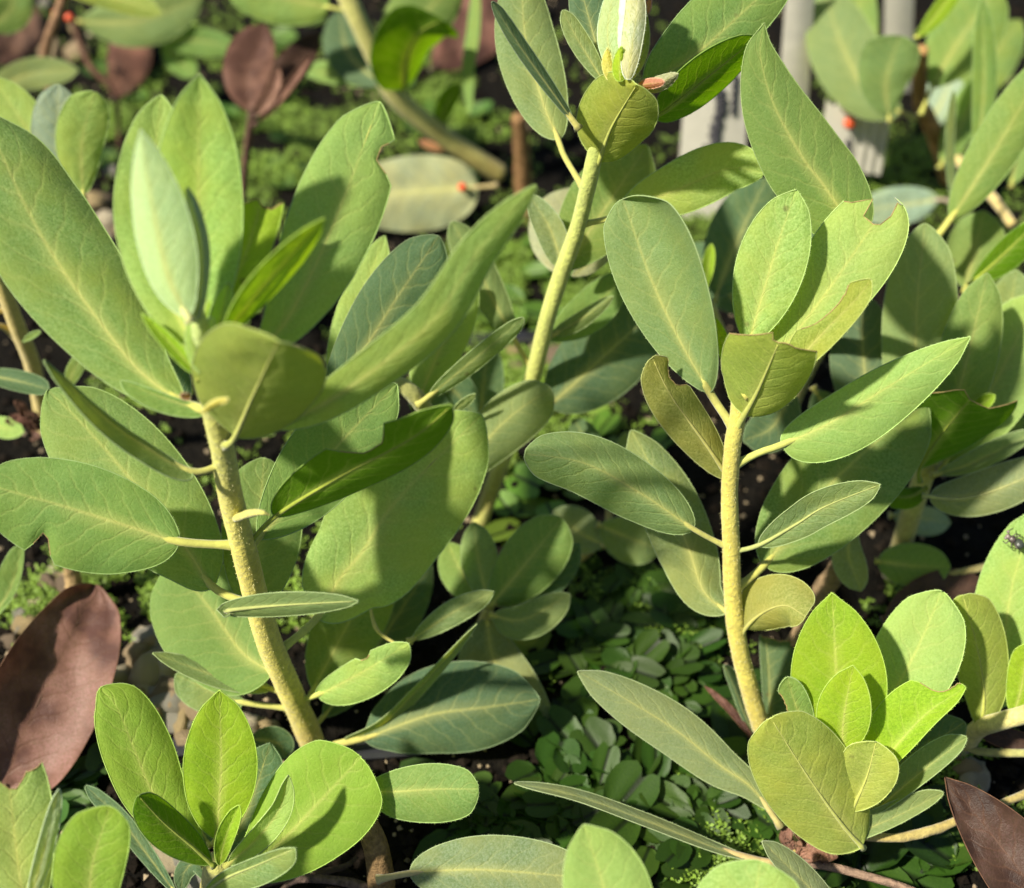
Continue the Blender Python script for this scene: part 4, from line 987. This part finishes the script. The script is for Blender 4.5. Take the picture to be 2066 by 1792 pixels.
# Q: right edge
Q = Plant("shrub at the right edge whose light green leaf carries a tiny dark insect",
          [(1950,1500,19.6),(1975,1470,19.2),(2020,1455,18.8),(2075,1440,18.5)], r=(0.14,0.13), col=(0.50,0.46,0.17), foot=G(1945,1515))
f = Q.leaf
f([(1978,1475),(1985,1400),(1970,1300),(1943,1202)],-0.5,52,58,0.0,-0.3,'ol',b0=0.03,a=0.55,b=0.32,d=19.1,under=True)
f([(2010,1440),(2025,1300),(2045,1170),(2090,1030)],-0.5,66,66,0.1,0.1,'lt',b0=0.03,a=0.5,b=0.55,d=19.7)
f([(2045,1445),(2062,1380),(2072,1300)],-0.4,30,32,0.1,0.1,'yg',b0=0.03,a=0.5,b=0.4,d=18.9)
Q.part_tube("runner",[(1952,1510,19.5),(1990,1518,19.4),(2090,1520,19.2)],[0.05,0.06,0.06],M_STEM,(0.30,0.32,0.12))

# R, S: left edge
R = Plant("shrub at the left edge with a slender yellow stem and brown dried scales",
          [(92,870,24.2),(80,805,23.4),(62,725,22.4),(38,667,21.7),(10,591,21.0),(-20,520,20.5)], r=(0.15,0.12), col=(0.55,0.44,0.14), foot=G(95,885))
f = R.leaf
f([(-50,752),(40,770),(98,786)],-0.4,22,20,-0.4,-0.4,'bl_shade',b0=0.03,a=0.5,b=0.4,d=21.0)
f([(45,690),(60,680),(82,668)],-0.2,6,6,0.3,0.3,'gr',b0=0.03,d=21.3,rib=0)
f([(-40,850),(0,862),(48,872)],-0.1,22,20,0.1,0.1,'lt',b0=0.03,d=22.5)
f([(-30,1265),(20,1190),(46,1095)],-0.1,32,12,0.2,0.4,'gr',b0=0.03,d=20.5)
f([(130,790),(150,745),(170,705)],0,14,16,0.1,0.1,'gr',b0=0.03,d=21.5,rib=0)
R.part_tube("petiole",[(36,665,21.7),(18,630,21.5),(-20,628,21.3)],[0.06,0.05,0.05],M_STEM,(0.5,0.4,0.13))
R.part_tube("petiole",[(40,690,21.9),(10,662,21.6),(-20,655,21.4)],[0.06,0.05,0.05],M_STEM,(0.5,0.4,0.13))
for i,(x,y,e,g_) in enumerate([(70,870,20,840),(60,860,10,850),(80,870,50,830),(60,880,70,890),(50,850,30,810)]):
    f([(x,y),((x+e)/2+6,(y+g_)/2-5),(e,g_)],-0.2,9,10,0.8,-0.5,'brn',b0=0.02,dead=True,d=22.6,wav=4,name="dried_scale",rib=0)

Sp = Plant("pair of pale leaves on a seedling behind the big left leaf",
          [(165,560,27.2),(170,470,25.0),(160,400,23.4)], r=(0.12,0.1), col=(0.4,0.4,0.14), foot=G(165,570))
f = Sp.leaf
f([(145,395),(118,290),(117,171)],-0.6,50,48,0.1,0.1,'bgy',b0=0.03,a=0.6,b=0.5,d=22.6)
f([(168,400),(165,290),(190,185)],-0.6,52,44,0.1,-0.1,'lt',b0=0.03,a=0.65,b=0.4,d=22.0)
f([(150,420),(60,270),(-15,155)],-0.4,45,48,0.1,0.1,'lt',b0=0.1,d=22.8)

T = Plant("blurred shrub in the top left corner with drooping grey-green leaves",
          [(150,330,30.5),(120,230,30.0),(90,120,29.4),(120,20,28.6),(140,-40,28.0)], r=(0.14,0.1), col=(0.25,0.15,0.09), wood=True, foot=G(150,345))
f = T.leaf
f([(-45,195),(60,150),(158,142)],-0.5,30,30,0.3,0.0,'gg',b0=0.03,d=29.0)
f([(90,-35),(220,-8),(327,28)],-0.4,30,26,0.1,-0.3,'ol',b0=0.03,d=27.5)
f([(155,45),(280,42),(408,-5)],0.2,56,52,0.1,0.1,'gg',b0=0.03,d=31.0)
f([(305,80),(400,82),(485,98)],0.2,26,30,0.2,0.1,'gr',b0=0.03,d=31.5)
f([(325,85),(360,120),(395,155)],0.2,26,26,0.2,0.1,'gr',b0=0.03,d=31.8)
f([(-30,60),(20,20),(30,-40)],0.2,40,40,0.2,0.1,'gr',b0=0.03,d=29.5)

DS = Plant("withered brown seedling standing in the background near the top left",
          [(490,400,29.8),(495,330,28.7),(504,262,27.7),(510,225,27.2)], r=(0.09,0.08), col=(0.17,0.10,0.075), wood=True, name="dead_seedling", foot=G(490,408))
f = DS.leaf
f([(505,235),(500,150),(535,50)],-0.3,52,44,0.2,0.2,'brn',b0=0.05,dead=True,d=27.2)
f([(512,255),(560,200),(629,110)],-0.4,9,11,0.6,0.3,'brn',b0=0.05,dead=True,d=27.0)
f([(510,235),(570,160),(645,70)],0.4,34,30,0.2,0.2,'ddk',b0=0.05,dead=True,d=27.6)
f([(512,240),(548,190),(562,135)],-0.2,14,14,0.4,0.4,'brn',b0=0.05,dead=True,d=26.9)
